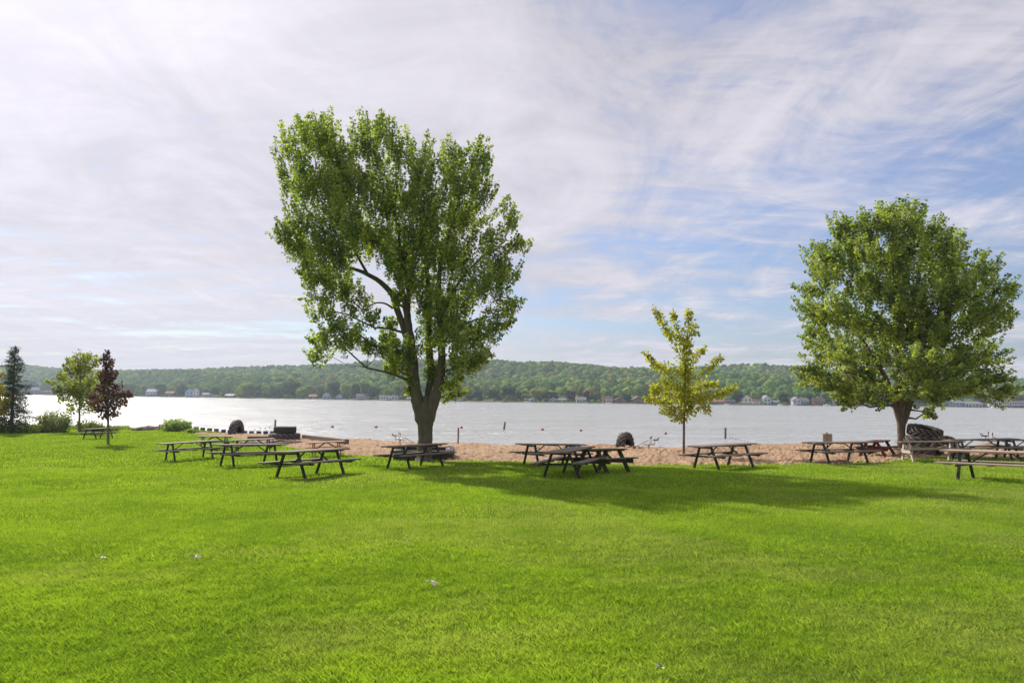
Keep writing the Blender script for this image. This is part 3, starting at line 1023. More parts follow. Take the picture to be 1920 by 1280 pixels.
fringe_tree('plum_tree', 'narrow purple leaved tree on the lawn beside the leftmost picnic table', 'tree', (203, 833),
            [(203, 833, .085), (203, 800, .07), (202, 760, .055), (201, 700, .035), (199, 660, .008)],
            [(8, (202, 778), (190, 772), (182, 768)), (9, (202, 776), (212, 776), (220, 772)), (10, (202, 765), (185, 758), (170, 752)), (10, (202, 762), (222, 758), (236, 750)),
             (9, (202, 750), (180, 745), (168, 742)), (9, (202, 748), (225, 742), (245, 738)), (10, (202, 738), (190, 732), (182, 724)), (10, (202, 735), (215, 728), (225, 722)),
             (10, (202, 725), (202, 705), (201, 690)), (9, (202, 720), (194, 708), (190, 698)), (9, (202, 718), (210, 705), (216, 696)), (7, (201, 700), (200, 680), (199, 662)),
             (6, (200, 690), (194, 678), (191, 670)), (6, (201, 692), (208, 682), (211, 674)), (11, (202, 770), (202, 750), (202, 730)), (4, (199, 668), (199, 660), (199, 654))],
            MT['leaf_red'], MT['bark'], leaf_size=.15, seed=8, per=4.4, dY=.5)

fringe_tree('maple_sapling', 'yellow leaved branches of a small tree cut off by the left edge of the photo', 'sapling', (-14, 812),
            [(-14, 812, .09), (-13, 770, .07), (-12, 720, .04), (-10, 690, .01)],
            [(9, (-13, 760), (2, 758), (14, 748)), (9, (-13, 740), (0, 735), (18, 742)), (8, (-12, 715), (-4, 705), (3, 698)), (9, (-12, 730), (-2, 728), (6, 728)), (9, (-13, 775), (-2, 772), (10, 768)), (10, (-13, 770), (-13, 740), (-12, 715)),
             (9, (-13, 765), (-30, 758), (-40, 750)), (9, (-13, 740), (-28, 730), (-36, 722))],
            MT['leaf_yellow'], MT['bark'], leaf_size=.24, seed=12, per=3.2, dY=.8, twig=.02)


def spruce(base_px, top_px, width_px, label):
    rng = np.random.default_rng(21)
    b0 = ground_hit(*base_px); Yb = b0.y; mpp = Yb / FPX
    root = thing('spruce_tree', label, 'tree', b0)
    top = at(*top_px, Yb) - b0
    H = top.z
    mb = MB(); mb.tube([Vector((0, 0, -.2)), top * .5, top], [.16, .10, .02], n=9)
    Ps, Ds = [], []
    nlev = 34
    for i in range(nlev):
        f = .09 + .9 * (i / nlev)
        z = H * f
        rad = width_px * mpp * (1 - f) ** .8 * rng.uniform(.7, 1.1)
        for k in range(6):
            a = rng.uniform(0, 6.283)
            L_ = max(.15, rad * rng.uniform(.35, 1.3))
            c = top * f
            d = Vector((math.cos(a), math.sin(a), -.10 + .35 * f))
            e = c + d * L_ + Vector((0, 0, -.12 * L_))
            mb.tube([c, c + d * L_ * .5, e], [.02, .012, .004], n=3, cap=False)
            m = int(L_ * 42) + 4
            u = rng.random(m) ** .7
            P = np.array(c)[None] + (np.array(e) - np.array(c))[None] * u[:, None] + rng.normal(size=(m, 3)) * np.array([.09, .09, .05]) * (1 + L_ * .4)
            Ps.append(P); Ds.append(rng.normal(size=(m, 3)) * .7 + np.array(d)[None] + np.array([0, 0, -.35]))
    P = np.concatenate(Ps); D = np.concatenate(Ds)
    V, F, C = leaf_mesh(P, D, .17, rng, np.clip(rng.normal(.45, .25, len(P)), 0, 1), width=.35)
    mb.build('trunk', MT['bark'], root, smooth=True)
    mesh_np('crown', V, F, MT['leaf_spruce'], root, color=C)


spruce((21, 811), (29, 647), 48, 'dark narrow spruce standing near the left edge of the photo on the shore')


def shrub(name, label, px, py, wpx, hpx, leafm, seed, n=900, upright=.8, leaf=.16, nst=40, Y=None, group=None):
    rng = np.random.default_rng(seed)
    b0 = ground_hit(px, py)
    mpp = b0.y / FPX
    root = thing(name, label, 'shrub', b0, group=group)
    w_, h_ = wpx * mpp / 2, hpx * mpp
    mb = MB(); Ps, Ds = [], []
    for k in range(nst):
        a = rng.uniform(0, 6.28); r_ = w_ * math.sqrt(rng.random()) * .8
        st = Vector((math.cos(a) * r_, math.sin(a) * r_ * .8, -.1))
        hh = h_ * (1 - .55 * (r_ / w_) ** 2) * rng.uniform(.6, 1.05)
        en = st + Vector((math.cos(a) * w_ * .25 * (1.2 - upright) * 2, math.sin(a) * w_ * .2, hh))
        mb.tube([st, st.lerp(en, .5) + Vector((rng.normal() * .05, 0, 0)), en], [.014, .01, .004], n=3, cap=False)
        m = n // nst
        u = rng.random(m) ** .75
        P = np.array(st)[None] + (np.array(en) - np.array(st))[None] * u[:, None] + rng.normal(size=(m, 3)) * np.array([.13, .13, .08]) * (h_ / 1.5)
        Ps.append(P); Ds.append(rng.normal(size=(m, 3)) + np.array([0, 0, upright]))
    P = np.concatenate(Ps); D = np.concatenate(Ds)
    P[:, 2] = np.maximum(P[:, 2], -.05)
    V, F, C = leaf_mesh(P, D, leaf, rng, np.clip(rng.normal(.5, .28, len(P)), 0, 1), width=.5)
    mb.build('stem', MT['stem'], root)
    mesh_np('foliage', V, F, leafm, root, color=C)
    return root


shrub('shrub', 'tall reedy olive bush on the bank between the spruce and the lime green tree', 98, 810, 62, 44, MT['leaf_bush'], 31, n=3200, nst=90)
shrub('shrub', 'low dark spreading bush at the foot of the reedy bush, right of the spruce', 72, 812, 34, 20, MT['leaf_bush'], 32, n=1400)
shrub('shrub', 'dry brownish bush just right of the lime green tree trunk', 166, 809, 46, 26, MT['leaf_bush'], 33, n=1600)
shrub('shrub', 'low yellow green weeds left of the spruce trunk', 4, 811, 40, 20, MT['leaf_bush'], 34, n=1300)
shrub('shrub', 'low bright weeds just right of the spruce trunk', 42, 811, 34, 20, MT['leaf_pale'], 35, n=1200)
shrub('shrub', 'low green weeds behind the leftmost picnic table', 198, 809, 50, 13, MT['leaf_bush'], 36, n=1100)
shrub('shrub', 'pale green leafy bush on the shore next to the row of dark blocks', 330, 808, 48, 24, MT['leaf_pale'], 37, n=2200, upright=.4, leaf=.2)
shrub('shrub', 'small pale bush at the near end of the row of dark blocks', 364, 811, 20, 10, MT['leaf_pale'], 38, n=500, upright=.4)

# ------------------------------------------------------------------ picnic tables
def metal_table(name, label, wood, group):
    t = thing(name, label, 'picnic table', group=group)
    mb = MB()
    for k in range(5):
        mb.box((0, (k - 2) * .149, .735), (2.44, .14, .04))
    for x in (-.95, 0, .95): mb.box((x, 0, .700), (.09, .66, .028))
    mb.build('tabletop', wood, t, bevel=.004)
    for s in (-1, 1):
        mb = MB()
        for k in (0, 1): mb.box((0, s * (.56 + k * .15), .445), (2.44, .14, .04))
        for x in (-.95, .0, .95): mb.box((x, s * .635, .410), (.10, .26, .028))
        mb.build('seat', wood, t, bevel=.004)
    for x in (-.78, .78):
        for s in (-1, 1):
            MB().bar((x, s * .24, .716), (x, s * .55, -.03), .06, .06, up=(1, 0, 0)).build('leg', MT['metal'], t)
        MB().bar((x + .062, -.76, .390), (x + .062, .76, .390), .05, .05).build('seat_support', MT['metal'], t)
        MB().bar((x, -.24, .672), (x, .24, .672), .05, .04).build('top_support', MT['metal'], t)
        s = 1 if x < 0 else -1
        MB().bar((x + s * .06, 0, .39), (x + s * .52, 0, .70), .03, .03).build('brace', MT['metal'], t)
    return t


def wood_table(name, label, wood, legw, group, L_=1.83, ends=None):
    t = thing(name, label, 'picnic table', group=group)
    mb = MB()
    for k in range(5):
        mb.box((0, (k - 2) * .152, .735), (L_, .14, .04))
    for x in (-L_ / 2 + .12, 0, L_ / 2 - .12): mb.box((x, 0, .695), (.04, .68, .085 - .045))
    mb.build('tabletop', wood, t, bevel=.005)
    for s in (-1, 1):
        mb = MB()
        for k in (0, 1): mb.box((0, s * (.58 + k * .15), .455), (L_, .142, .04))
        mb.build('seat', wood, t, bevel=.005)
    xo = L_ / 2 - .30
    for x in (-xo, xo):
        sx = 1 if x > 0 else -1
        for s in (-1, 1):
            MB().bar((x, s * .24, .714), (x, s * .62, -.03), .042, .14, up=(0, 1, 0)).build('leg', legw, t, bevel=.004)
        MB().box((x + sx * .045, 0, .365), (.042, 1.50, .14)).build('seat_support', ends or legw, t, bevel=.004)
        MB().bar((x - sx * .03, 0, .37), (x - sx * .55, 0, .70), .06, .06).build('brace', legw, t)
    return t


def put(o, px, py, yaw, label=None, scale=1.0):
    p = ground_hit(px, py)
    o.location = p
    # follow the slope of the lawn
    e = .9
    gx = (float(hgt(p.x + e, p.y)) - float(hgt(p.x - e, p.y))) / (2 * e)
    gy = (float(hgt(p.x, p.y + e)) - float(hgt(p.x, p.y - e))) / (2 * e)
    nrm = Vector((-gx, -gy, 1)).normalized()
    q = nrm.to_track_quat('Z', 'Y')
    M = Matrix.Rotation(0, 3, 'Z')
    X = Vector((math.cos(R(yaw)), math.sin(R(yaw)), 0)); X = (X - nrm * X.dot(nrm)).normalized()
    Yv = nrm.cross(X)
    M = Matrix((X, Yv, nrm)).transposed()
    o.rotation_euler = M.to_euler()
    o.scale = (scale,) * 3
    if label: o['label'] = label
    return o


GRP = 'picnic tables on the lawn'
mtab = metal_table('picnic_table', 'x', MT['plank'], GRP)
metal_spots = [
    (184, 822.5, 80, 'leftmost picnic table, standing alone behind the purple leaved tree', 1.0),
    (355, 861, 46, 'black legged picnic table at the left end of the left cluster of tables', .98),
    (467, 873, 46, 'black legged picnic table in the left cluster, second nearest to the camera', 1.0),
    (583, 893.5, 63, 'black legged picnic table nearest to the camera in the left cluster', 1.0),
    (779, 875.5, 53, 'black legged picnic table in front of the tree planter', 1.0),
    (1033, 873, 27, 'long black legged picnic table on the shaded grass edge, left of and behind two others', 1.0),
    (1071, 891.5, 65, 'black legged picnic table in tree shade, nearest of the group of three', 1.0),
    (1357, 876.5, 30, 'black legged picnic table standing alone just right of the slender sapling', 1.0),
    (1573, 867.5, 12, 'black legged picnic table in front of the small sign board', 1.0),
    (1878, 903, -52, 'nearest and largest looking picnic table at the right edge of the photo', 1.0),
    (1841, 860, -8, 'dark picnic table at the sand edge right of the leaning tyre', 1.0),
    (1938, 860, -10, 'dark picnic table cut off by the right photo edge, behind the nearest table', 1.0),
]
for i, (px, py, yaw, lab, s) in enumerate(metal_spots):
    o = mtab if i == 0 else copy_tree(mtab)
    put(o, px, py, yaw, lab, s)
    if i == 9:
        for ch in o.children:
            if ch.name.startswith(('tabletop', 'seat')) and not ch.name.startswith('seat_support'):
                ch.data = ch.data.copy(); ch.data.materials[0] = MT['plank_light']

put(wood_table('picnic_table', 'x', MT['plank'], MT['brown'], GRP, 1.83), 401, 842, 33,
    'brown wooden picnic table farthest back in the left cluster', .92)
put(wood_table('picnic_table', 'x', MT['plank'], MT['brown'], GRP, 2.1), 474, 851, 28,
    'dark brown wooden picnic table in the left cluster just in front of the lying tyres', .92)
put(wood_table('picnic_table', 'x', MT['tan'], MT['tan'], GRP, 1.83), 612, 856, 24,
    'reddish tan wooden picnic table at the sand edge in the left cluster', .9)
put(wood_table('picnic_table', 'x', MT['greenwood'], MT['greenwood'], GRP, 1.83), 1130, 885, 48,
    'chunky green stained wooden picnic table in the shaded group of three', .92)
put(wood_table('picnic_table', 'x', MT['redwood'], MT['redwood'], GRP, 1.83), 1645, 854, 42,
    'dark red wooden picnic table left of the right maple trunk', .85)
put(wood_table('picnic_table', 'x', MT['plank'], MT['whitewood'], GRP, 2.3), 1746, 863, -12,
    'picnic table with white painted wooden legs in front of the stacked tyres', .95)

# ------------------------------------------------------------------ planter box round the maple
c = ground_hit(797, 858)
pl = thing('tree_planter', 'square dark timber planter box with pale corner blocks round the tall maple trunk', 'planter', c, R(3))
S_, H_ = 1.16, .40
for a, (x, y, lx, ly) in enumerate([(0, -S_, 2 * S_ + .1, .1), (0, S_, 2 * S_ + .1, .1), (-S_, 0, .1, 2 * S_ - .12), (S_, 0, .1, 2 * S_ - .12)]):
    mb = MB()
    for k in range(2):
        mb.box((x, y, -.04 + .12 + k * .205), (lx, ly, .195))
    mb.build('timber_side', MT['darkwood'], pl, bevel=.008)
mb = MB(); mb.box((0, 0, .13), (2 * S_ - .12, 2 * S_ - .12, .22)); mb.build('soil', MT['soil'], pl)
for sx, sy in ((-1, -1), (1, -1), (-1, 1), (1, 1)):
    MB().box((sx * (S_ - .16), sy * (S_ - .16), .36), (.17, .17, .24)).build('corner_block', MT['white'], pl, bevel=.01)


# ------------------------------------------------------------------ tyres
def tyre(name, label, R_, W_, loc, M=None, lugs=17, mat='rubber_dusty', group=None, lugh=.07):
    t = thing(name, label, 'tyre', loc, group=group)
    if M is not None: t.rotation_euler = M.to_euler()
    ri = R_ * .56; h = W_ / 2
    prof = [(ri, -h * .62), (ri + .05, -h * .80), (R_ * .80, -h), (R_ * .95, -h * .95), (R_, -h * .80), (R_ + .01, 0), (R_, h * .80), (R_ * .95, h * .95), (R_ * .80, h), (ri + .05, h * .80), (ri, h * .62),
            (ri + .05, h * .55), (R_ * .86, h * .80), (R_ * .92, 0), (R_ * .86, -h * .80), (ri + .05, -h * .55)]
    MB().lathe(prof, 56).build('carcass', MT[mat], t, smooth=True)
    mb = MB()
    for k in range(lugs * 2):
        s = 1 if k % 2 else -1
        a0 = math.pi * k / lugs
        n = 5
        pr = []
        for j in range(n):
            f = j / (n - 1)
            a = a0 + (1 - f) * .36
            z = s * h * (.02 + .95 * f)
            pr.append((a, z, R_ * (1 - .05 * f ** 4)))
        vs = []
        w_ = .042 / R_
        for a, z, rr in pr:
            for da, dr in ((-w_, -.02), (w_, -.02), (w_ * .75, lugh), (-w_ * .75, lugh)):
                vs.append(((rr + dr) * math.cos(a + da), (rr + dr) * math.sin(a + da), z))
        # shoulder end drops over the sidewall
        a, z, rr = pr[-1]
        fs = []
        for j in range(n - 1):
            b = j * 4
            for q in range(4):
                q2 = (q + 1) % 4
                fs.append((b + q, b + q2, b + 4 + q2, b + 4 + q))
        fs += [(3, 2, 1, 0), tuple((n - 1) * 4 + q for q in range(4))]
        mb.add(vs, fs)
    mb.build('tread', MT['lug' if mat == 'rubber_dusty' else mat], t)
    return t


def half_buried(px, py, Y, R_, W_, yaw, label, sink=.1, mat='rubber_dusty'):
    p = at(px, py, Y)
    z = float(hgt(p.x, p.y))
    yaw += math.degrees(math.atan2(-p.x, p.y))
    M = Matrix.Rotation(R(yaw), 3, 'Z') @ Matrix.Rotation(R(90), 3, 'X')
    return tyre('tractor_tyre', label, R_, W_, (p.x, p.y, z - sink), M, mat=mat, group='old tractor tyres on the beach')


tY = ground_hit(443, 815)
half_buried(443, 815, float(Yc((443 - 960) / FPX)) - .3, 1.12, .58, 70, 'upright half buried tractor tyre standing as an arch at the left shore', sink=.05)
tY = ground_hit(1172, 836)
half_buried(1172, 836, float(Yc((1172 - 960) / FPX)) - .3, .74, .48, 66, 'upright half buried tractor tyre on the beach crest beside the slender sapling', sink=.02)

# stack of three at the right
b = ground_hit(1733, 850)
sY = 31.0
p = at(1733, 850, sY); zg = float(hgt(p.x, sY))
for k, (dx, dy, dz, tx, ty, Rr, lab) in enumerate([
        (-.06, 0, .20, 0, 0, .76, 'bottom tyre of the stack of three tractor tyres'),
        (-.03, .05, .58, 1, 1, .76, 'middle tyre of the stack of three tractor tyres'),
        (.06, 0, 1.0, 12, 5, .66, 'top tilted tyre of the stack of three tractor tyres')]):
    M = Matrix.Rotation(R(tx), 3, 'X') @ Matrix.Rotation(R(ty), 3, 'Y')
    tyre('tractor_tyre', lab + ' right of the right maple', Rr, .44, (p.x + dx, sY + dy, zg + dz), M, group='old tractor tyres on the beach', lugh=.06)
q = at(1772, 850, 30.0)
half_buried(1773, 850, 29.6, .66, .42, -45, 'tyre standing upright half buried against the right side of the tyre stack', sink=-.16)

# lying tyres at the left
p = ground_hit(533, 823)
zb = p.z
tyre('tractor_tyre', 'large knobbly tyre lying flat under a smaller round one at the left shore', .98, .48, (p.x, p.y, zb + .16), None, group='old tractor tyres on the beach')
tyre('tractor_tyre', 'smooth tall black tyre lying on top of a large knobbly tyre', .74, .44, (p.x + .03, p.y, zb + .64), None, lugs=60, lugh=.012, mat='rubber', group='old tractor tyres on the beach')
p = ground_hit(477, 832)
tyre('tractor_tyre', 'mostly sunken knobbly tyre lying in the sand behind the dark brown table', .75, .4, (p.x, p.y, p.z - .08), None, group='old tractor tyres on the beach', mat='rubber')


# ------------------------------------------------------------------ timbers on the sand
def timber(a, b_, w_, label, mat='post'):
    A = ground_hit(*a); B = ground_hit(*b_)
    m = (A + B) / 2
    d = (B - A).to_2d(); yaw = math.atan2(d.y, d.x)
    mb = MB(); mb.box((0, 0, w_ / 2 - .02), (d.length, w_, w_))
    o = mb.build('timber_beam', MT[mat], bevel=.02)
    o.location = m; o.rotation_euler = (0, -math.atan2(B.z - A.z, d.length), yaw)
    setp(o, label, 'timber beam', 'timber beams on the sand')


timber((570, 822), (650, 832), .30, 'long square timber beam lying on the sand right of the flat tyres')
timber((466, 824), (503, 824), .26, 'short square timber beam lying left of the flat tyres')
timber((512, 833), (548, 832), .10, 'thin weathered board lying in front of the flat tyres')


def rubble(px, py, wpx, h, n, label, seed, rs=.16):
    rng = np.random.default_rng(seed)
    c = ground_hit(px, py); mpp = c.y / FPX; w_ = wpx * mpp / 2
    Vs, Fs = [], []; base = 0
    for k in range(n):
        a = rng.uniform(0, 6.28); r_ = math.sqrt(rng.random())
        x, y = math.cos(a) * r_ * w_, math.sin(a) * r_ * min(w_, 1.2)
        z = h * (1 - r_ ** 2) * rng.uniform(.3, 1)
        s = rng.uniform(.5, 1.3) * rs
        V = lumpy(ICO2, k % 9, .35, .2) * s * np.array([1.3, 1, .6]) + np.array([x, y, z])
        Vs.append(V); Fs.append(ICO2F + base); base += len(V)
    o = mesh_np('rubble_heap', np.concatenate(Vs), np.concatenate(Fs), MT['rock'])
    o.location = c
    setp(o, label, 'rubble heap')


rubble(278, 806, 46, .35, 90, 'low brown rubble heap at the foot of the leftmost shore post', 3, .22)
rubble(534, 830, 60, .15, 70, 'dark rubble and broken pieces round the base of the flat tyres', 4, .12)


# ------------------------------------------------------------------ posts
def post(px, ytop, ybot, wpx, label, water=False, lean=0, Y=None):
    if water: p = water_hit(px, ybot)
    elif Y: p = at(px, ybot, Y)
    else: p = ground_hit(px, ybot)
    h = (ybot - ytop) * p.y / FPX
    r_ = wpx / 2 * p.y / FPX
    mb = MB()
    n = 7
    pts = [(math.sin(R(lean)) * h * k / n, 0, -.8 + (h + .8) * k / n) for k in range(n + 1)]
    pts = [(math.tan(R(lean)) * z, 0, z) for _, _, z in pts]
    mb.tube(pts, [r_ * random.uniform(.93, 1.07) for _ in pts], n=10)
    o = mb.build('wooden_post', MT['post'], smooth=False)
    o.location = p
    setp(o, label, 'post', 'wooden posts along the shore')


post(281, 779, 802, 3.2, 'leftmost wooden post, rising from the rubble heap')
post(515.5, 787, 812, 3.6, 'wooden post standing right behind the flat tyres', Y=55)
post(563, 792, 815, 3.4, 'wooden post just right of the flat tyres')
post(859, 802, 832.5, 3.0, 'thin wooden post on the beach crest right of the tall maple trunk')
post(945, 791, 805, 3.6, 'leaning wooden post out in the water, left of the two middle buoys', True, 8)
post(1360, 802, 822, 3.8, 'wooden post in the water right of the slender sapling', True, 2)

# ------------------------------------------------------------------ blocks, floats, buoys
bl = None
blocks = [(302, 802), (355, 804), (368, 806), (380, 807.5), (393, 808.5), (405.5, 809.5), (419, 811), (431, 812),
          (459, 813.5), (471.5, 814), (485, 814), (498, 814), (511, 814)]
for i, (px, py) in enumerate(blocks):
    p = water_hit(px, py)
    k = 8.0 / FPX * p.y
    lab = ('dark square block in the row standing in shallow water, left of the upright tyre arch' if px < 440 else
           'dark square block in the row standing in shallow water, right of the upright tyre arch')
    if px < 310: lab = 'dark square block alone in the water just left of the pale green bush'
    MBb = MB(); MBb.box((0, 0, k * .25), (k * .95, k * .5, k * .95)); MBb.box((0, -k * .02, k * .735), (k * 1.08, k * .58, k * .06))
    o = MBb.build('breakwater_block', MT['block'], bevel=.02)
    o.location = p; o.rotation_euler = (0, 0, random.uniform(-.15, .15))
    setp(o, lab, 'block', 'dark blocks in the shallow water')


def lathe_thing(name, prof, mat, label, cat, loc, group):
    o = MB().lathe(prof, 16, close=False).build(name, mat, smooth=True)
    o.location = loc
    return setp(o, label, cat, group)


def ballprof(r_, sq=1.0):
    return [(max(.0005, r_ * math.sin(math.pi * k / 10)), -r_ * sq * math.cos(math.pi * k / 10)) for k in range(11)]


blab = ['red buoy farthest left, beyond the timber beam', 'red buoy just left of the tall maple trunk', 'red buoy beside the thin beach post',
        'red buoy right of the leaning water post', 'red buoy above the shaded group of tables', 'red buoy between the upright tyre and the slender sapling']
for (px, py), lab in zip([(623, 801), (705, 801.5), (865, 802.5), (1017, 806), (1089, 808), (1248, 813.5)], blab):
    p = water_hit(px, py)
    r_ = 3.0 / FPX * p.y
    t = thing('buoy', lab, 'buoy', (p.x, p.y, p.z + r_ * .35), group='red swim buoys on the lake')
    MB().lathe(ballprof(r_, .8), 18, close=False).build('ball', MT['buoy'], t, smooth=True)
    MB().tube([(0, 0, r_ * .7), (r_ * .25, 0, r_ * 1.0)], [.05, .04], 8).build('mooring_eye', MT['floatw'], t)
for i, (px, py) in enumerate([(478, 805), (488, 803.5), (497.5, 802.5), (505.5, 801.5)]):
    p = water_hit(px, py); r_ = 1.25 / FPX * p.y
    lathe_thing('swim_float', ballprof(r_), MT['floatw'], 'small dark float in the rope line left of the flat tyres', 'float', (p.x, p.y, p.z + .03), 'rope floats near the left shore')
for i in range(9):
    px = 1368 + i * 5.6; py = 820.5 + i * 1.35
    p = water_hit(px, py); r_ = .9 / FPX * p.y
    lathe_thing('swim_float', ballprof(r_), MT['floatw'], 'tiny float in the rope line right of the water post', 'float', (p.x, p.y, p.z + .02), 'rope floats near the right shore')


# ------------------------------------------------------------------ sand digger toys
def digger(px, py, face, label):
    """ride-on sand digger: post, round seat, boom with scoop, two levers; face=-1 digs to the left"""
    p = ground_hit(px, py); p.y -= .3
    p.z = float(hgt(p.x, p.y)) + .03
    t = thing('sand_digger', label, 'sand digger', p, 0, 'sand diggers on the beach')
    f = face
    m = MT['rust']
    MB().tube([(-.02, 0, -.2), (-.02, 0, .12)], .045, 10).build('base_post', m, t)
    mb = MB(); mb.bar((.30 * -f, 0, .16), (.30 * f, 0, .13), .05, .05); mb.tube([(.28 * -f, 0, .15), (.30 * -f, 0, .36)], .018, 8); mb.build('frame', m, t)
    s = MB(); s.lathe([(.001, 0), (.12, 0), (.15, .03), (.15, .05), (.12, .045), (.001, .03)], 20, close=False)
    so = s.build('seat', MT['rubber'], t, smooth=True); so.location = (.34 * -f, 0, .36)
    MB().tube([(.44 * -f, -.08, .40), (.50 * -f, -.06, .50), (.50 * -f, .06, .50), (.44 * -f, .08, .40)], .015, 8).build('backrest', MT['rubber'], t, smooth=True)
    MB().tube([(.06 * f, 0, .34), (.38 * f, 0, .20), (.72 * f, 0, .02)], [.02, .02, .02], 8).build('boom', m, t, smooth=True)
    mb = MB(); mb.box((.78 * f, 0, -.02), (.14, .16, .10)); mb.bar((.70 * f, 0, .05), (.84 * f, 0, -.10), .16, .02); mb.build('scoop', MT['rock'], t)
    for k, y in enumerate((-.07, .07)):
        x = (.02 + .10 * k) * -f * 1.0
        lv = MB().tube([(x, y, .14), (x + .02, y, .42 + .04 * k)], .013, 8).build('lever', m, t)
        MB().tube([(x + .02, y, .42 + .04 * k), (x + .03, y, .54 + .04 * k)], .022, 8).build('grip', MT['rubber'], lv)
    return t


digger(1215, 839, -1, 'sand digger toy with black seat on the beach between the upright tyre and the sapling')
digger(752, 829, 1, 'sand digger toy on the beach just left of the tall maple trunk')

# sand mound with a digger on the far right
c = ground_hit(1860, 836)


def mound():
    c = at(1858, 836, 33.0); c.z = float(hgt(c.x, c.y))
    n = 64
    xs = np.linspace(-1.7, 1.7, n); XX, YY = np.meshgrid(xs, xs)
    rr = np.sqrt((XX / 1.5) ** 2 + (YY / 1.2) ** 2)
    ZZ = .42 * np.exp(-rr ** 2 * 2.2) - .06
    for i in range(n):
        for j in range(n):
            ZZ[i, j] += mnoise.noise(Vector((XX[i, j] * 3, YY[i, j] * 3, 1))) * .03
    V = np.stack([XX, YY, ZZ], -1).reshape(-1, 3)
    i = np.arange(n - 1)[:, None] * n + np.arange(n - 1)[None, :]
    F = np.stack([i, i + 1, i + n + 1, i + n], -1).reshape(-1, 4)
    o = mesh_np('sand_mound', V, F, MT['sand'], smooth=True)
    o.location = c
    setp(o, 'low heap of sand under a sand digger behind the dark tables at the right', 'sand heap')
    t = digger(1858, 836, 1, 'sand digger toy on the sand heap behind the dark tables at the far right')
    t.location = (c.x + .05, c.y, c.z + .30)


mound()

# ------------------------------------------------------------------ sign
p = ground_hit(1552, 845)
Yp = 33.5
p = at(1552, 845, Yp); p.z = float(hgt(p.x, Yp))
topz = at(1552, 810.5, Yp).z - p.z
t = thing('notice_sign', 'beige notice board with lines of lettering on a post behind a picnic table', 'sign', p, R(3))
MB().box((0, .04, topz / 2 - .1), (.07, .07, topz + .2)).build('post', MT['post'], t, bevel=.005)
bw, bh = 18.5 / FPX * Yp, 19.5 / FPX * Yp
bz = topz - 2.3 / FPX * Yp - bh / 2
MB().box((0, -.01, bz), (bw, .02, bh)).build('board', MT['sign'], t, bevel=.004)
mb = MB()
rng_ = random.Random(4)
for row, (y0, hh, wd) in enumerate([(.36, .035, .30), (.27, .028, .36), (.19, .022, .36), (.13, .022, .33), (.07, .022, .36), (-.02, .03, .28), (-.10, .022, .34), (-.16, .022, .3)]):
    x = -wd / 2
    while x < wd / 2:
        lw_ = rng_.uniform(.008, .016)
        mb.box((x, -.0235, bz + y0 * bh * 1.1), (lw_, .003, hh * rng_.uniform(.7, 1)))
        x += lw_ + (.02 if rng_.random() < .2 else .006)
mb.build('lettering', MT['ink'], t)

# ------------------------------------------------------------------ fallen leaves on the lawn
for i, (px, py, s) in enumerate([(190, 1057, .055), (367, 1055, .06), (763, 1024, .045), (808, 1106, .05), (1240, 1272, .035)]):
    p = ground_hit(px, py)
    V, F, C = leaf_mesh(np.zeros((3, 3)) + np.array([[0, 0, 0], [.01, 0, .006], [-.01, .01, .01]]), np.array([[1, .2, .1], [-.4, 1, .3], [-.8, -.5, .2]]), s, np.random.default_rng(i + 60), np.ones(3))
    o = mesh_np('fallen_leaf', V, F, MT['dryleaf'])
    o.location = (p.x, p.y, p.z + .06)
    setp(o, 'pale dry leaf lying on the grass, ' + ['leftmost of the few', 'second from the left', 'farthest away of the few, near the middle', 'second nearest, left of the photo centre', 'nearest of the few, at the bottom edge'][i], 'leaf', 'dry leaves on the lawn')

# ------------------------------------------------------------------ houses across the lake
def hmat(name, col): return simple(name, col, rough=.8, var=.12, scale=1.2, bump=.05)


HM = dict(white=hmat('white_siding', (.52, .53, .54)), pale_blue=hmat('pale_blue_siding', (.30, .42, .52)), blue=hmat('blue_siding', (.14, .27, .55)),
          grey=hmat('grey_siding', (.26, .30, .36)), brown=hmat('brown_siding', (.11, .065, .045)), red=hmat('red_brown_siding', (.20, .075, .055)),
          cream=hmat('cream_siding', (.68, .58, .42)), teal=hmat('pale_green_siding', (.42, .58, .52)),
          roof_dark=hmat('dark_roof', (.07, .07, .085)), roof_grey=hmat('grey_roof', (.22, .22, .25)), roof_red=hmat('reddish_roof', (.32, .15, .12)),
          roof_brown=hmat('brown_roof', (.15, .10, .08)), roof_pale=hmat('pale_roof', (.50, .49, .50)))
GLASS = simple('window_glass', (.03, .04, .055), rough=.15, var=.2, bump=0, spec=.8)


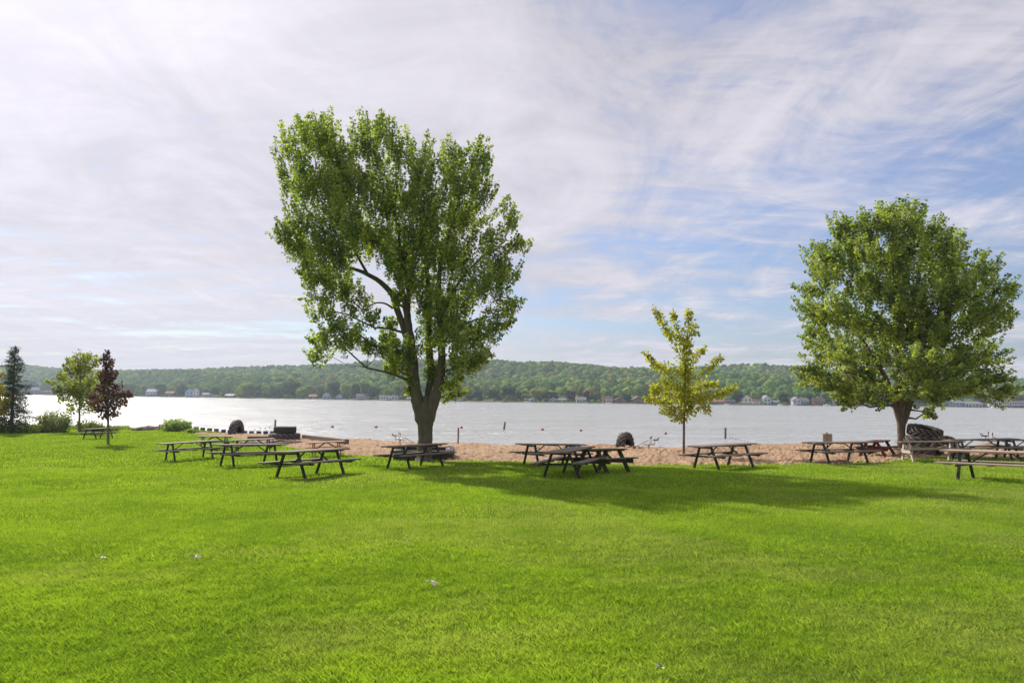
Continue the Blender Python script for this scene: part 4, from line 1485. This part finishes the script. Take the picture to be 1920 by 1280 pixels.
def house(px0, px1, ytop, ybase, wall, roof, style, label, cat='house', storeys=1, nwin=3, yaw=0, flat=False, name='lake_house', wh=None, chimney=False, porch=False, back=10, glaze=None):
    pc = (px0 + px1) / 2
    t = (pc - 960) / FPX
    Y = float(Dw(np.float64(t))) + back
    c = at(pc, ybase, Y)
    g = float(far_z(np.float64(c.x), np.float64(c.y)))
    W_ = (px1 - px0) / FPX * Y
    top = at(pc, ytop, Y).z
    c.z = min(g, c.z) - .3
    Ht = top - c.z
    rh = (.10 if flat else .36) * Ht if style != 'gambrel' else .55 * Ht
    hw = Ht - rh
    D_ = min(max(6, W_ * .7), 12)
    o = thing(name, label, cat, c, R(yaw))
    MB().box((0, 0, hw / 2), (W_, D_, hw)).build('wall', HM[wall], o)
    e = .45
    mb = MB()
    if flat:
        mb.box((0, 0, hw + rh / 2), (W_ + 1, D_ + 1, rh))
    elif style == 'side':      # ridge runs left-right
        w2, d2 = W_ / 2 + e, D_ / 2 + e
        lo = hw - .15
        vs = [(-w2, -d2, lo), (w2, -d2, lo), (w2, d2, lo), (-w2, d2, lo), (-w2, 0, Ht), (w2, 0, Ht)]
        mb.add(vs, [(0, 1, 5, 4), (2, 3, 4, 5), (0, 4, 3), (1, 2, 5), (0, 3, 2, 1)])
    elif style == 'gambrel':
        w2, d2 = W_ / 2 + e * .5, D_ / 2 + e
        pr = [(-w2, hw - .1), (-w2 * .72, hw + rh * .62), (0, Ht), (w2 * .72, hw + rh * .62), (w2, hw - .1)]
        vs = [(x, y, z) for y in (-d2, d2) for x, z in pr]
        mb.add(vs, [(i, i + 1, i + 6, i + 5) for i in range(4)] + [(4, 0, 5, 9), (5, 6, 7, 8, 9)])
    else:                      # gable towards the lake
        w2, d2 = W_ / 2 + e, D_ / 2 + e
        lo = hw - .15; th = .22
        vs = []
        for y in (-d2, d2):
            vs += [(-w2, y, lo), (0, y, Ht), (w2, y, lo), (-w2, y, lo - th), (0, y, Ht - th), (w2, y, lo - th)]
        mb.add(vs, [(0, 6, 7, 1), (1, 7, 8, 2), (3, 4, 10, 9), (4, 5, 11, 10), (0, 1, 4, 3), (1, 2, 5, 4), (6, 9, 10, 7), (7, 10, 11, 8), (0, 3, 9, 6), (2, 8, 11, 5)])
    ro = mb.build('roof', HM[roof], o)
    if style in ('front', 'gambrel') and not flat:
        g2 = MB()
        if style == 'front':
            g2.add([(-W_ / 2, -D_ / 2 + .02, hw), (W_ / 2, -D_ / 2 + .02, hw), (0, -D_ / 2 + .02, Ht - .3), (-W_ / 2, D_ / 2 - .02, hw), (W_ / 2, D_ / 2 - .02, hw), (0, D_ / 2 - .02, Ht - .3)],
                   [(0, 1, 2), (3, 5, 4), (0, 2, 5, 3), (1, 4, 5, 2)])
        else:
            w2 = W_ / 2 - .1
            g2.add([(-w2, -D_ / 2 - .5, hw - .1), (w2, -D_ / 2 - .5, hw - .1), (w2 * .72, -D_ / 2 - .5, hw + rh * .58), (0, -D_ / 2 - .5, Ht - .3), (-w2 * .72, -D_ / 2 - .5, hw + rh * .58)], [(0, 1, 2, 3, 4)])
        g2.build('gable', HM[wall], o)
    yf = -D_ / 2
    wh_ = min(1.4, hw / storeys * .5)
    for s in range(storeys):
        zc = hw * (s + .55) / storeys
        for k in range(nwin):
            x = (-.5 + (k + .5) / nwin) * W_ * .92
            if s == 0 and k == nwin // 2:
                MB().box((x, yf - .03, wh_ * .75 + .1), (1.0, .06, wh_ * 1.5)).build('door', HM['brown' if wall != 'brown' else 'white'], o)
                continue
            wd = min(1.5, W_ * .8 / nwin * .7)
            fr = MB().box((x, yf - .03, zc), (wd + .24, .06, wh_ + .24)).build('window', HM['white'], o)
            MB().box((x, yf - .07, zc), (wd, .04, wh_)).build('pane', GLASS, fr)
    if chimney:
        MB().box((W_ * .22, .6, Ht - .2), (.9, .9, 1.6)).build('chimney', HM['red'], o)
    if porch:
        mb = MB(); mb.box((0, yf - 1.3, hw * .46), (W_ * .9, 2.4, .16))
        for k in range(5): mb.box(((-.45 + k * .225) * W_, yf - 2.3, hw * .46 / 2), (.16, .16, hw * .46 - .1))
        for k in range(2): mb.box((0, yf - 2.45, hw * .46 + .5 + k * .45), (W_ * .9, .06, .08))
        mb.build('balcony', HM['white'], o)
    return o


HS = [  # px0,px1,ytop,ybase,wall,roof,style,label,kwargs
    (60, 78, 726, 738, 'brown', 'roof_grey', 'side', 'brown house with grey roof, right of the spruce', dict(nwin=3)),
    (81, 113, 731, 738.5, 'brown', 'roof_pale', 'side', 'long low brown boathouse with pale roof, left of the lime green tree', dict(nwin=4)),
    (277, 297, 729, 741.5, 'pale_blue', 'roof_pale', 'side', 'pale blue two storey house right of the purple leaved tree', dict(storeys=2, nwin=3, porch=True)),
    (312, 328, 733, 742, 'brown', 'roof_red', 'side', 'dark low house with reddish roof next to a pale blue house', dict()),
    (349, 364, 728, 743, 'pale_blue', 'roof_dark', 'front', 'tall white blue house with front gable and dark roof', dict(storeys=2, nwin=2)),
    (364, 376, 726, 743, 'white', 'roof_dark', 'front', 'narrow white gabled house joined right of the tall white blue one', dict(storeys=2, nwin=2)),
    (381, 399, 736, 743.5, 'grey', 'roof_grey', 'side', 'grey cottage half hidden by shore trees', dict(nwin=3)),
    (401, 413, 740, 744.5, 'white', 'roof_pale', 'side', 'small white boathouse right of the grey cottage', dict(flat=True, nwin=2)),
    (424, 441, 738.5, 745, 'brown', 'roof_pale', 'side', 'low boathouse with white roof left of the big light green trees', dict(nwin=3)),
    (580, 597, 739.5, 747, 'brown', 'roof_red', 'side', 'brown cottage with pinkish roof', dict(nwin=3)),
    (606, 621, 735, 747.5, 'pale_blue', 'pale_blue' if False else 'roof_grey', 'gambrel', 'pale blue barn shaped house with gambrel roof', dict(storeys=1, nwin=2)),
    (632, 645, 738.5, 748.5, 'pale_blue', 'roof_grey', 'front', 'small blue gabled cottage right of the barn shaped house', dict(nwin=2)),
    (656, 666, 746, 749.5, 'white', 'white' if False else 'roof_pale', 'side', 'small white boat shelter at the water', dict(flat=True, nwin=1)),
    (669, 694, 738, 749.5, 'grey', 'roof_dark', 'side', 'grey two storey house with white balcony', dict(storeys=2, nwin=4, porch=True)),
    (714, 748, 741, 750, 'white', 'roof_pale', 'side', 'long white flat roofed house left of the tall maple trunk', dict(nwin=6, flat=True)),
    (764, 775, 744, 751, 'pale_blue', 'roof_grey', 'side', 'small pale house just behind the tall maple trunk', dict(nwin=2)),
    (855, 868, 741, 753, 'pale_blue', 'roof_grey', 'side', 'pale blue two storey house just right of the tall maple trunk', dict(storeys=2, nwin=2)),
    (908, 924, 748.5, 753.5, 'cream', 'roof_brown', 'side', 'tiny cream shed at the water right of the tall maple', dict(nwin=2)),
    (993, 1006, 745.5, 754, 'grey', 'roof_grey', 'front', 'grey gabled cottage above a small white boat', dict(nwin=2)),
    (1030, 1044, 745, 755, 'grey', 'roof_pale', 'front', 'pale grey gabled cottage among trees', dict(nwin=2)),
    (1047, 1061, 746, 755, 'brown', 'roof_grey', 'side', 'brown cottage with grey roof among trees', dict(nwin=3)),
    (1080, 1098, 744, 755, 'white', 'roof_grey', 'side', 'white house with grey roof left of two red brown houses', dict(nwin=3)),
    (1130, 1148, 743.5, 756, 'red', 'roof_brown', 'side', 'red brown house with a white boat shelter in front', dict(storeys=2, nwin=3)),
    (1151, 1170, 745, 756, 'red', 'roof_red', 'front', 'low red gabled house left of a round shore tree', dict(nwin=3)),
    (1184, 1205, 743, 757, 'red', 'roof_grey', 'front', 'red brown gabled house just left of the slender sapling', dict(storeys=2, nwin=3)),
    (1338, 1356, 749, 758.5, 'brown', 'roof_red', 'side', 'brown house with reddish roof just right of the slender sapling', dict(nwin=3)),
    (1357, 1377, 749, 758.5, 'brown', 'roof_dark', 'side', 'dark brown house with dark roof right of the sapling', dict(nwin=3)),
    (1391, 1408, 741, 757, 'cream', 'roof_grey', 'front', 'cream gabled house above a long pale retaining wall', dict(storeys=2, nwin=2)),
    (1413, 1427, 748, 759, 'cream', 'roof_brown', 'side', 'small cream cottage between two gabled houses', dict(nwin=2)),
    (1429, 1443, 740.5, 759, 'teal', 'roof_grey', 'front', 'tall pale green gabled house', dict(storeys=2, nwin=2)),
    (1446, 1461, 750, 760, 'blue', 'roof_grey', 'side', 'bright blue cottage at the water', dict(nwin=2)),
    (1484, 1499, 743.5, 760, 'white', 'roof_grey', 'front', 'white gabled house joined to a grey blue one', dict(storeys=2, nwin=2)),
    (1499, 1514, 746, 760, 'grey', 'roof_grey', 'side', 'grey blue house right of the white gable', dict(nwin=3)),
    (1522, 1543, 745.5, 760.5, 'red', 'roof_brown', 'side', 'red brown house left of the broad right maple', dict(storeys=2, nwin=3)),
    (1560, 1580, 750, 761, 'white', 'roof_grey', 'side', 'white house partly behind the left side of the broad right maple', dict(nwin=3)),
    (1775, 1800, 750, 763, 'pale_blue', 'roof_grey', 'side', 'pale blue house behind the low branches of the broad right maple', dict(storeys=2, nwin=4)),
    (1801, 1835, 752, 763, 'white', 'roof_grey', 'side', 'long white house left of the two long white buildings', dict(nwin=5)),
    (1846, 1884, 750.5, 764.5, 'white', 'roof_pale', 'side', 'long two storey white lakeside building with rows of windows, left one of two', dict(storeys=2, nwin=9, flat=True, porch=True)),
    (1887, 1926, 751.5, 765, 'white', 'roof_pale', 'side', 'long two storey white lakeside building at the right edge, right one of two', dict(storeys=2, nwin=9, flat=True, porch=True)),
]
HREF = []
for h in HS:
    *a, kw = h
    house(*a[:7], a[7] + ' on the far shore' if len(a[7].split()) < 12 else a[7], yaw=random.uniform(-8, 8) if not kw.get('flat') else 0, **kw)
    HREF.append(((h[0] + h[1]) / 2, h[7]))


def boat(px, py, Lpx, label, canopy=False):
    p = water_hit(px, py)
    Y = float(Dw(np.float64((px - 960) / FPX))) - 5
    p = at(px, py, Y); p.z = WATER_Z
    L_ = Lpx / FPX * Y
    t = thing('motor_boat', label, 'boat', p, R(random.uniform(-10, 10)), 'white boats moored on the far shore')
    V = []
    n = 9
    for i in range(n):
        f = i / (n - 1); x = (f - .5) * L_
        w_ = L_ * .17 * (1 - max(0, (f - .55) / .45) ** 2.2)
        sh = .75 + .35 * f
        V += [(x, -w_, sh), (x, -w_ * .7, -.2), (x, w_ * .7, -.2), (x, w_, sh)]
    F = []
    for i in range(n - 1):
        b_ = i * 4
        F += [(b_, b_ + 1, b_ + 5, b_ + 4), (b_ + 1, b_ + 2, b_ + 6, b_ + 5), (b_ + 2, b_ + 3, b_ + 7, b_ + 6), (b_ + 3, b_, b_ + 4, b_ + 7)]
    F += [(0, 3, 2, 1)]
    mb = MB(); mb.add(V, F); mb.build('hull', MT['white'], t)
    MB().box((-.05 * L_, 0, 1.15), (L_ * .28, L_ * .2, .7)).build('cabin', MT['white'], t, bevel=.1)
    MB().box((.02 * L_, -L_ * .102, 1.25), (L_ * .2, .03, .3)).build('windscreen', GLASS, t)
    if canopy:
        mb = MB(); mb.box((0, 0, 3.0), (L_ * 1.2, L_ * .5, .35))
        for sx in (-1, 1):
            for sy in (-1, 1): mb.box((sx * L_ * .5, sy * L_ * .2, 1.3), (.12, .12, 3.2))
        mb.build('boat_canopy', MT['white'], t)


for px, py, L_, lab, cn in [(378, 743, 12, 'white boat below the narrow white gabled house', False), (989, 755.5, 9, 'white boat with canopy below the grey gabled cottage', True),
                            (1142, 757.5, 10, 'white canopied boat in front of the red brown house left of centre right', True), (1464, 761.5, 10, 'white boat just right of the bright blue cottage', False),
                            (1488, 762, 9, 'white boat below the white gabled house', False), (1551, 762.5, 12, 'white boat left of the broad right maple foliage', False),
                            (1865, 765.5, 12, 'white boat in front of the long white building at the right', False), (1362, 760, 8, 'white boat in front of the dark brown houses', False)]:
    boat(px, py, L_, lab, cn)

# retaining wall under the cream house
pa = (1385 - 960) / FPX; Yw = float(Dw(np.float64((1404 - 960) / FPX))) + 2
a_ = at(1385, 757, Yw); b_ = at(1424, 757.5, Yw)
t = thing('retaining_wall', 'long pale railing topped wall at the water below the cream gabled house', 'wall', (a_ + b_) / 2)
t.location.z = WATER_Z
Lw = (b_ - a_).length
MB().box((0, 0, .7), (Lw, .4, 1.8)).build('wall_base', HM['grey'], t)
mb = MB()
for k in range(26): mb.box((-Lw / 2 + Lw * (k + .5) / 26, -.05, 2.05), (.12, .12, .9))
mb.box((0, -.05, 2.55), (Lw, .16, .12)); mb.build('railing', HM['cream'], t)


# ------------------------------------------------------------------ shore trees: one proto per look, then copies
def shore_proto(seed, shape, col):
    rng = np.random.default_rng(seed)
    root = thing('shore_tree', 'x', 'tree', (0, 0, 0), group='trees along the far shore')
    # unit tree: height 1, crown width ~ .9
    Vs, Fs = [], []; base = 0
    nl = {'round': 16, 'tall': 14, 'spread': 18, 'cone': 10}[shape]
    Pl, Dl = [], []
    for k in range(nl):
        a = rng.uniform(0, 6.28); rr = math.sqrt(rng.random())
        if shape == 'round': c = np.array([math.cos(a) * rr * .28, math.sin(a) * rr * .28, rng.uniform(.28, .82)]); s = rng.uniform(.12, .20)
        elif shape == 'tall': c = np.array([math.cos(a) * rr * .16, math.sin(a) * rr * .16, rng.uniform(.22, .88)]); s = rng.uniform(.10, .16)
        elif shape == 'spread': c = np.array([math.cos(a) * rr * .45, math.sin(a) * rr * .4, rng.uniform(.25, .80)]); s = rng.uniform(.13, .20)
        else: z = rng.uniform(.12, .92); c = np.array([math.cos(a) * (1 - z) * .2, math.sin(a) * (1 - z) * .2, z]); s = .05 + (1 - z) * .16
        V = lumpy(ICO2, k + seed, .35, .25) * s * np.array([1, 1, .9]) + c
        Vs.append(V * 1.0); Fs.append(ICO2F + base); base += len(V)
        m = 150
        v = rng.normal(size=(m, 3)); v /= np.linalg.norm(v, axis=1, keepdims=True)
        Pl.append(c + v * s * rng.uniform(.9, 1.18, (m, 1)) * np.array([1, 1, .9])); Dl.append(v + rng.normal(size=(m, 3)) * .6)
    V1 = np.concatenate(Vs); F1 = np.concatenate(Fs)
    P = np.concatenate(Pl); D = np.concatenate(Dl)
    V2, F2, C2 = leaf_mesh(P, D, .045, rng, np.ones(len(P)), width=1.1)
    c = np.array(col)
    sh = rng.uniform(.75, 1.25, (len(P), 1)).repeat(4, 0)
    C = np.concatenate([np.tile(c * .85, (len(V1), 1)), c[None] * sh])
    mesh_np('crown', np.concatenate([V1, V2]), np.concatenate([F1, F2 + len(V1)]), FOREST_M, root, color=C)
    mb = MB(); mb.tube([(0, 0, -.05), (.005, 0, .25), (0, .01, .5)], [.022, .018, .01], 7)
    mb.bar((0, 0, .22), (.13, 0, .5), .012, .012); mb.bar((0, 0, .25), (-.12, .03, .5), .012, .012)
    mb.build('trunk', MT['bark'], root)
    return root


COLS = {'dark green': (.045, .085, .030), 'mid green': (.085, .135, .035), 'light green': (.16, .22, .045), 'yellow green': (.23, .25, .045), 'blue green': (.05, .10, .05), 'purplish brown': (.09, .06, .05), 'pale olive': (.17, .18, .07)}
protos = {}
ST = [  # px, ytop, width px, colour, shape
    (-10, 712, 34, 'mid green', 'round'), (48, 712, 34, 'dark green', 'round'), (95, 706, 40, 'mid green', 'spread'), (130, 712, 30, 'dark green', 'round'), (168, 708, 36, 'mid green', 'round'), (222, 714, 28, 'pale olive', 'round'),
    (245, 719, 22, 'dark green', 'round'), (259, 718, 9, 'light green', 'cone'), (270, 722, 12, 'mid green', 'tall'), (299, 718, 18, 'dark green', 'round'), (306, 722, 12, 'mid green', 'tall'), (335, 722, 12, 'mid green', 'tall'),
    (342, 719, 14, 'dark green', 'round'), (383, 726, 20, 'mid green', 'round'), (402, 724, 16, 'dark green', 'round'), (420, 731, 9, 'blue green', 'round'), (448, 721, 14, 'yellow green', 'tall'), (462, 716, 32, 'light green', 'round'),
    (486, 718, 22, 'mid green', 'round'), (502, 722, 20, 'light green', 'round'), (518, 720, 26, 'mid green', 'round'), (545, 713, 32, 'dark green', 'round'), (570, 719, 36, 'light green', 'spread'), (600, 724, 14, 'mid green', 'round'),
    (624, 714, 24, 'dark green', 'round'), (650, 719, 20, 'light green', 'round'), (667, 714, 16, 'dark green', 'tall'), (685, 716, 18, 'mid green', 'tall'), (702, 724, 22, 'dark green', 'round'), (728, 728, 16, 'light green', 'round'),
    (745, 722, 14, 'mid green', 'tall'), (758, 718, 16, 'pale olive', 'tall'), (846, 724, 14, 'mid green', 'tall'), (878, 726, 20, 'mid green', 'round'), (895, 730, 18, 'dark green', 'round'), (926, 728, 22, 'dark green', 'round'),
    (952, 722, 28, 'dark green', 'round'), (956, 740, 14, 'light green', 'round'), (972, 731, 10, 'purplish brown', 'tall'), (988, 738, 20, 'light green', 'round'), (1005, 727, 26, 'yellow green', 'round'), (1022, 731, 16, 'dark green', 'tall'),
    (1038, 733, 18, 'dark green', 'round'), (1070, 728, 20, 'purplish brown', 'round'), (1100, 730, 14, 'purplish brown', 'tall'), (1115, 733, 20, 'mid green', 'round'), (1140, 741, 12, 'pale olive', 'round'), (1154, 738, 12, 'mid green', 'round'),
    (1177, 734, 18, 'blue green', 'round'), (1210, 735, 18, 'dark green', 'round'), (1235, 733, 20, 'mid green', 'round'), (1262, 736, 22, 'dark green', 'round'), (1310, 734, 20, 'mid green', 'round'), (1332, 730, 18, 'dark green', 'round'),
    (1383, 728, 22, 'dark green', 'tall'), (1419, 731, 24, 'light green', 'spread'), (1452, 742, 10, 'pale olive', 'tall'), (1470, 734, 18, 'dark green', 'round'), (1480, 745, 12, 'blue green', 'round'), (1517, 735, 14, 'dark green', 'round'),
    (1548, 734, 18, 'mid green', 'round'), (1585, 736, 24, 'dark green', 'spread'), (1620, 736, 24, 'mid green', 'round'), (1660, 738, 26, 'dark green', 'round'), (1715, 738, 26, 'dark green', 'round'), (1755, 738, 26, 'dark green', 'round'),
    (1795, 738, 22, 'mid green', 'round'), (1838, 736, 22, 'dark green', 'round'), (1868, 738, 18, 'mid green', 'round'), (1905, 736, 26, 'pale olive', 'round'), (1935, 738, 26, 'mid green', 'round'),
]
used = {}
shape_word = {'round': 'round crowned', 'tall': 'narrow upright', 'spread': 'wide spreading', 'cone': 'slim conical'}
rr_ = random.Random(9)
COLS = {k: tuple(1.75 * q for q in v) for k, v in COLS.items()}
for px, yt, wpx, cn, shp in ST:
    key = (cn, shp)
    if key not in protos:
        o = protos[key] = shore_proto(len(protos) + 40, shp, COLS[cn])
    else:
        o = copy_tree(protos[key])
    t_ = (px - 960) / FPX
    Y = float(Dw(np.float64(t_))) + rr_.uniform(14, 24)
    x = t_ * Y
    z = float(far_z(np.float64(x), np.float64(Y)))
    top = at(px, yt, Y).z
    h = max(4.0, top - z)
    wu = {'round': .78, 'tall': .55, 'spread': 1.2, 'cone': .42}[shp]
    w_ = wpx / FPX * Y / wu
    p = at(px, 745, Y)
    o.location = (p.x, Y, z - .2)
    o.scale = (w_, w_, h)
    o.rotation_euler = (0, 0, rr_.uniform(0, 6.28))
    hx, hl = min(HREF, key=lambda q: abs(q[0] - px))
    rel = 'behind' if abs(hx - px) < 5 else ('left of' if px < hx else 'right of')
    short = ' '.join(hl.split()[:7])
    lab = f'{cn} {shape_word[shp]} tree {rel} the {short}'
    words = lab.split()
    lab = ' '.join(words[:16])
    while lab.split()[-1] in ('with', 'and', 'a', 'of', 'the', 'to', 'in', 'at', 'above', 'left', 'right', 'front', 'just', 'by', 'two', 'under', 'half', 'between', 'joined', 'small', 'behind', 'next', 'hidden', 'long', 'low'):
        lab = ' '.join(lab.split()[:-1])
    if lab in used:
        lab = lab.replace(' tree ', ' smaller tree ' if wpx < used[lab] else ' larger tree ')
    used[lab] = wpx
    o['label'] = lab
    if not any(c_.name.startswith('crown') for c_ in o.children): pass

# low waterside bushes on the far bank
def far_bushes():
    rng = np.random.default_rng(77)
    Vs, Fs, Cs = [], [], []; base = 0
    shells = [lumpy(ICO2, 20 + k, .35, .25) for k in range(5)]
    hp = np.array([[h[0] - 2, h[1] + 2] for h in HS])
    for k in range(1500):
        px = rng.uniform(-60, 1990)
        inside = ((px > hp[:, 0]) & (px < hp[:, 1])).any()
        t = (px - 960) / FPX
        D = float(Dw(np.float64(t)))
        s = rng.uniform(24, 46) if inside or rng.random() < .5 else rng.uniform(4, 34)
        r_ = rng.uniform(.8, 1.9) * (1.9 if s > 26 else 1)
        Y = D + s; X = t * Y; z = float(far_z(np.float64(X), np.float64(Y)))
        V = shells[k % 5] * r_ * np.array([1, 1, .95]) + np.array([X, Y, z + r_ * .45])
        Vs.append(V); Fs.append(ICO2F + base); base += len(V)
        c = PAL[rng.integers(8)] * rng.uniform(.8, 1.5)
        Cs.append(np.repeat(c[None], len(V), 0))
    o = mesh_np('undergrowth', np.concatenate(Vs), np.concatenate(Fs), FOREST_M, color=np.concatenate(Cs))
    setp(o, 'green undergrowth and hedges between the houses on the far shore', 'undergrowth', kind='stuff')


far_bushes()

# ------------------------------------------------------------------ grass
def grass():
    rng = np.random.default_rng(99)
    Ps, Hs, Ws, Cs = [], [], [], []
    bands = [(3.2, 5, 11500, .034, .0024), (5, 7.5, 7500, .036, .0033), (7.5, 11, 3600, .040, .0048), (11, 16, 1600, .045, .008), (16, 24, 500, .05, .015), (24, 50, 90, .055, .03), (50, 76, 45, .06, .05)]
    for y0, y1, dens, hh, ww in bands:
        hw = .80
        area = (y1 - y0) * (hw * (y0 + y1) + 2.4)
        n = int(area * dens)
        Y = y0 + (y1 - y0) * rng.random(n) ** (.85)
        X = rng.uniform(-1, 1, n) * (hw * Y + 1.2)
        t = X / Y
        ok = Y < Yg(t) + rng.normal(.1, .28, n)
        X, Y = X[ok], Y[ok]
        Ps.append(np.stack([X, Y, hgt(X, Y) - .006], -1)); n = len(X)
        Hs.append(np.full(n, hh)); Ws.append(np.full(n, ww))
    P = np.concatenate(Ps); H = np.concatenate(Hs); W = np.concatenate(Ws)
    n = len(P)
    print('blades', n)
    # patchiness from a few smooth waves plus a noise lookup
    g = 256
    tab = np.array([[mnoise.noise(Vector((i * .12, j * .12, 3.3))) for i in range(g)] for j in range(g)])
    tab2 = np.array([[mnoise.noise(Vector((i * .35, j * .35, 9.3))) for i in range(g)] for j in range(g)])
    def look(T, sx): 
        u = (P[:, 0] * sx + 1000) % (g - 1); v = (P[:, 1] * sx + 1000) % (g - 1)
        i = u.astype(int); j = v.astype(int); a = u - i; b = v - j
        return (T[j, i] * (1 - a) * (1 - b) + T[j, i + 1] * a * (1 - b) + T[j + 1, i] * (1 - a) * b + T[j + 1, i + 1] * a * b)
    patch = look(tab, 7.0)
    fine = look(tab2, 13.0)
    tuft = look(tab2, 31.0)
    H = H * (.62 + .75 * rng.random(n)) * np.clip(1 + .45 * fine + .35 * tuft, .4, 1.8)
    az = rng.uniform(0, 2 * np.pi, n)
    lean = np.abs(rng.normal(.5, .35, n))
    face = rng.uniform(0, np.pi, n)
    sx = np.cos(face) * W / 2 * (.7 + .6 * rng.random(n)); sy = np.sin(face) * W / 2
    tip = P + np.stack([np.cos(az) * lean * H, np.sin(az) * lean * H, H], -1)
    mid = P + np.stack([np.cos(az) * lean * H * .32, np.sin(az) * lean * H * .32, H * .55], -1)
    S = np.stack([sx, sy, np.zeros(n)], -1)
    tint = np.clip(.52 + .45 * patch + .25 * fine + .2 * tuft + rng.normal(0, .24, n), 0, 1)
    dry = np.clip(.02 + .55 * look(tab, 3.1) + .35 * look(tab2, 5.0) + .012 * P[:, 0], 0, .75)
    dry = np.where(rng.random(n) < .015, .8, dry * rng.uniform(.5, 1.2, n))
    near = P[:, 1] < 9
    # near: 4-vertex bent blade as two triangles; far: one triangle
    i1 = np.where(near)[0]; i2 = np.where(~near)[0]
    V1 = np.stack([P[i1] - S[i1], P[i1] + S[i1], mid[i1] + S[i1] * .6, tip[i1]], 1).reshape(-1, 3)
    b = np.arange(len(i1))[:, None] * 4
    F1 = np.concatenate([b + np.array([[0, 1, 2]]), b + np.array([[0, 2, 3]])])
    V2 = np.stack([P[i2] - S[i2], P[i2] + S[i2], tip[i2]], 1).reshape(-1, 3)
    F2 = np.arange(len(i2))[:, None] * 3 + np.array([[0, 1, 2]]) + len(V1)
    C = np.stack([np.concatenate([np.repeat(q[i1], 4), np.repeat(q[i2], 3)]) for q in (tint, dry, tint)], 1)
    o = mesh_np('grass', np.concatenate([V1, V2]), np.concatenate([F1, F2]), MT['grass'], color=C)
    setp(o, 'short bright green mown grass covering the lawn', 'grass', kind='stuff')


grass()


def bank_weeds():
    """rough unmown edge along the left shore"""
    rng = np.random.default_rng(123)
    n = 9000
    px = rng.uniform(-60, 420, n)
    t = (px - 960) / FPX
    Y = np.minimum(Yc(t), Yg(t) + 6) - 1.0 + rng.normal(0, .8, n)
    X = t * Y
    P = np.stack([X, Y, hgt(X, Y)], -1)
    hgt_ = np.where(px < 250, .35, .18) * rng.uniform(.4, 1.3, n)
    az = rng.uniform(0, 6.28, n)
    D = np.stack([np.cos(az) * .4, np.sin(az) * .4, np.ones(n)], -1)
    S = np.stack([np.cos(az + 1.5), np.sin(az + 1.5), np.zeros(n)], -1) * .035
    V = np.stack([P - S, P + S, P + D * hgt_[:, None]], 1).reshape(-1, 3)
    F = np.arange(n)[:, None] * 3 + np.array([[0, 1, 2]])
    C = np.repeat(np.clip(rng.normal(.5, .3, n), 0, 1), 3)[:, None].repeat(3, 1)
    o = mesh_np('bank_weeds', V, F, MT['leaf_bush'], color=C)
    setp(o, 'rough unmown weeds along the left bank of the lawn', 'weeds', kind='stuff')


bank_weeds()

# ------------------------------------------------------------------ haze
HAZE = 0.00021
if HAZE:
    m, nt, out, L = new_mat('haze')
    pv = N(nt, 'ShaderNodeVolumePrincipled')
    pv.inputs['Density'].default_value = HAZE
    pv.inputs['Color'].default_value = (.72, .85, 1.0, 1)
    pv.inputs['Anisotropy'].default_value = .2
    L(pv.outputs[0], out.inputs['Volume'])
    mb = MB(); mb.box((0, 900, 48), (4400, 2600, 112))
    o = mb.build('haze', m)
    o['kind'] = 'stuff'
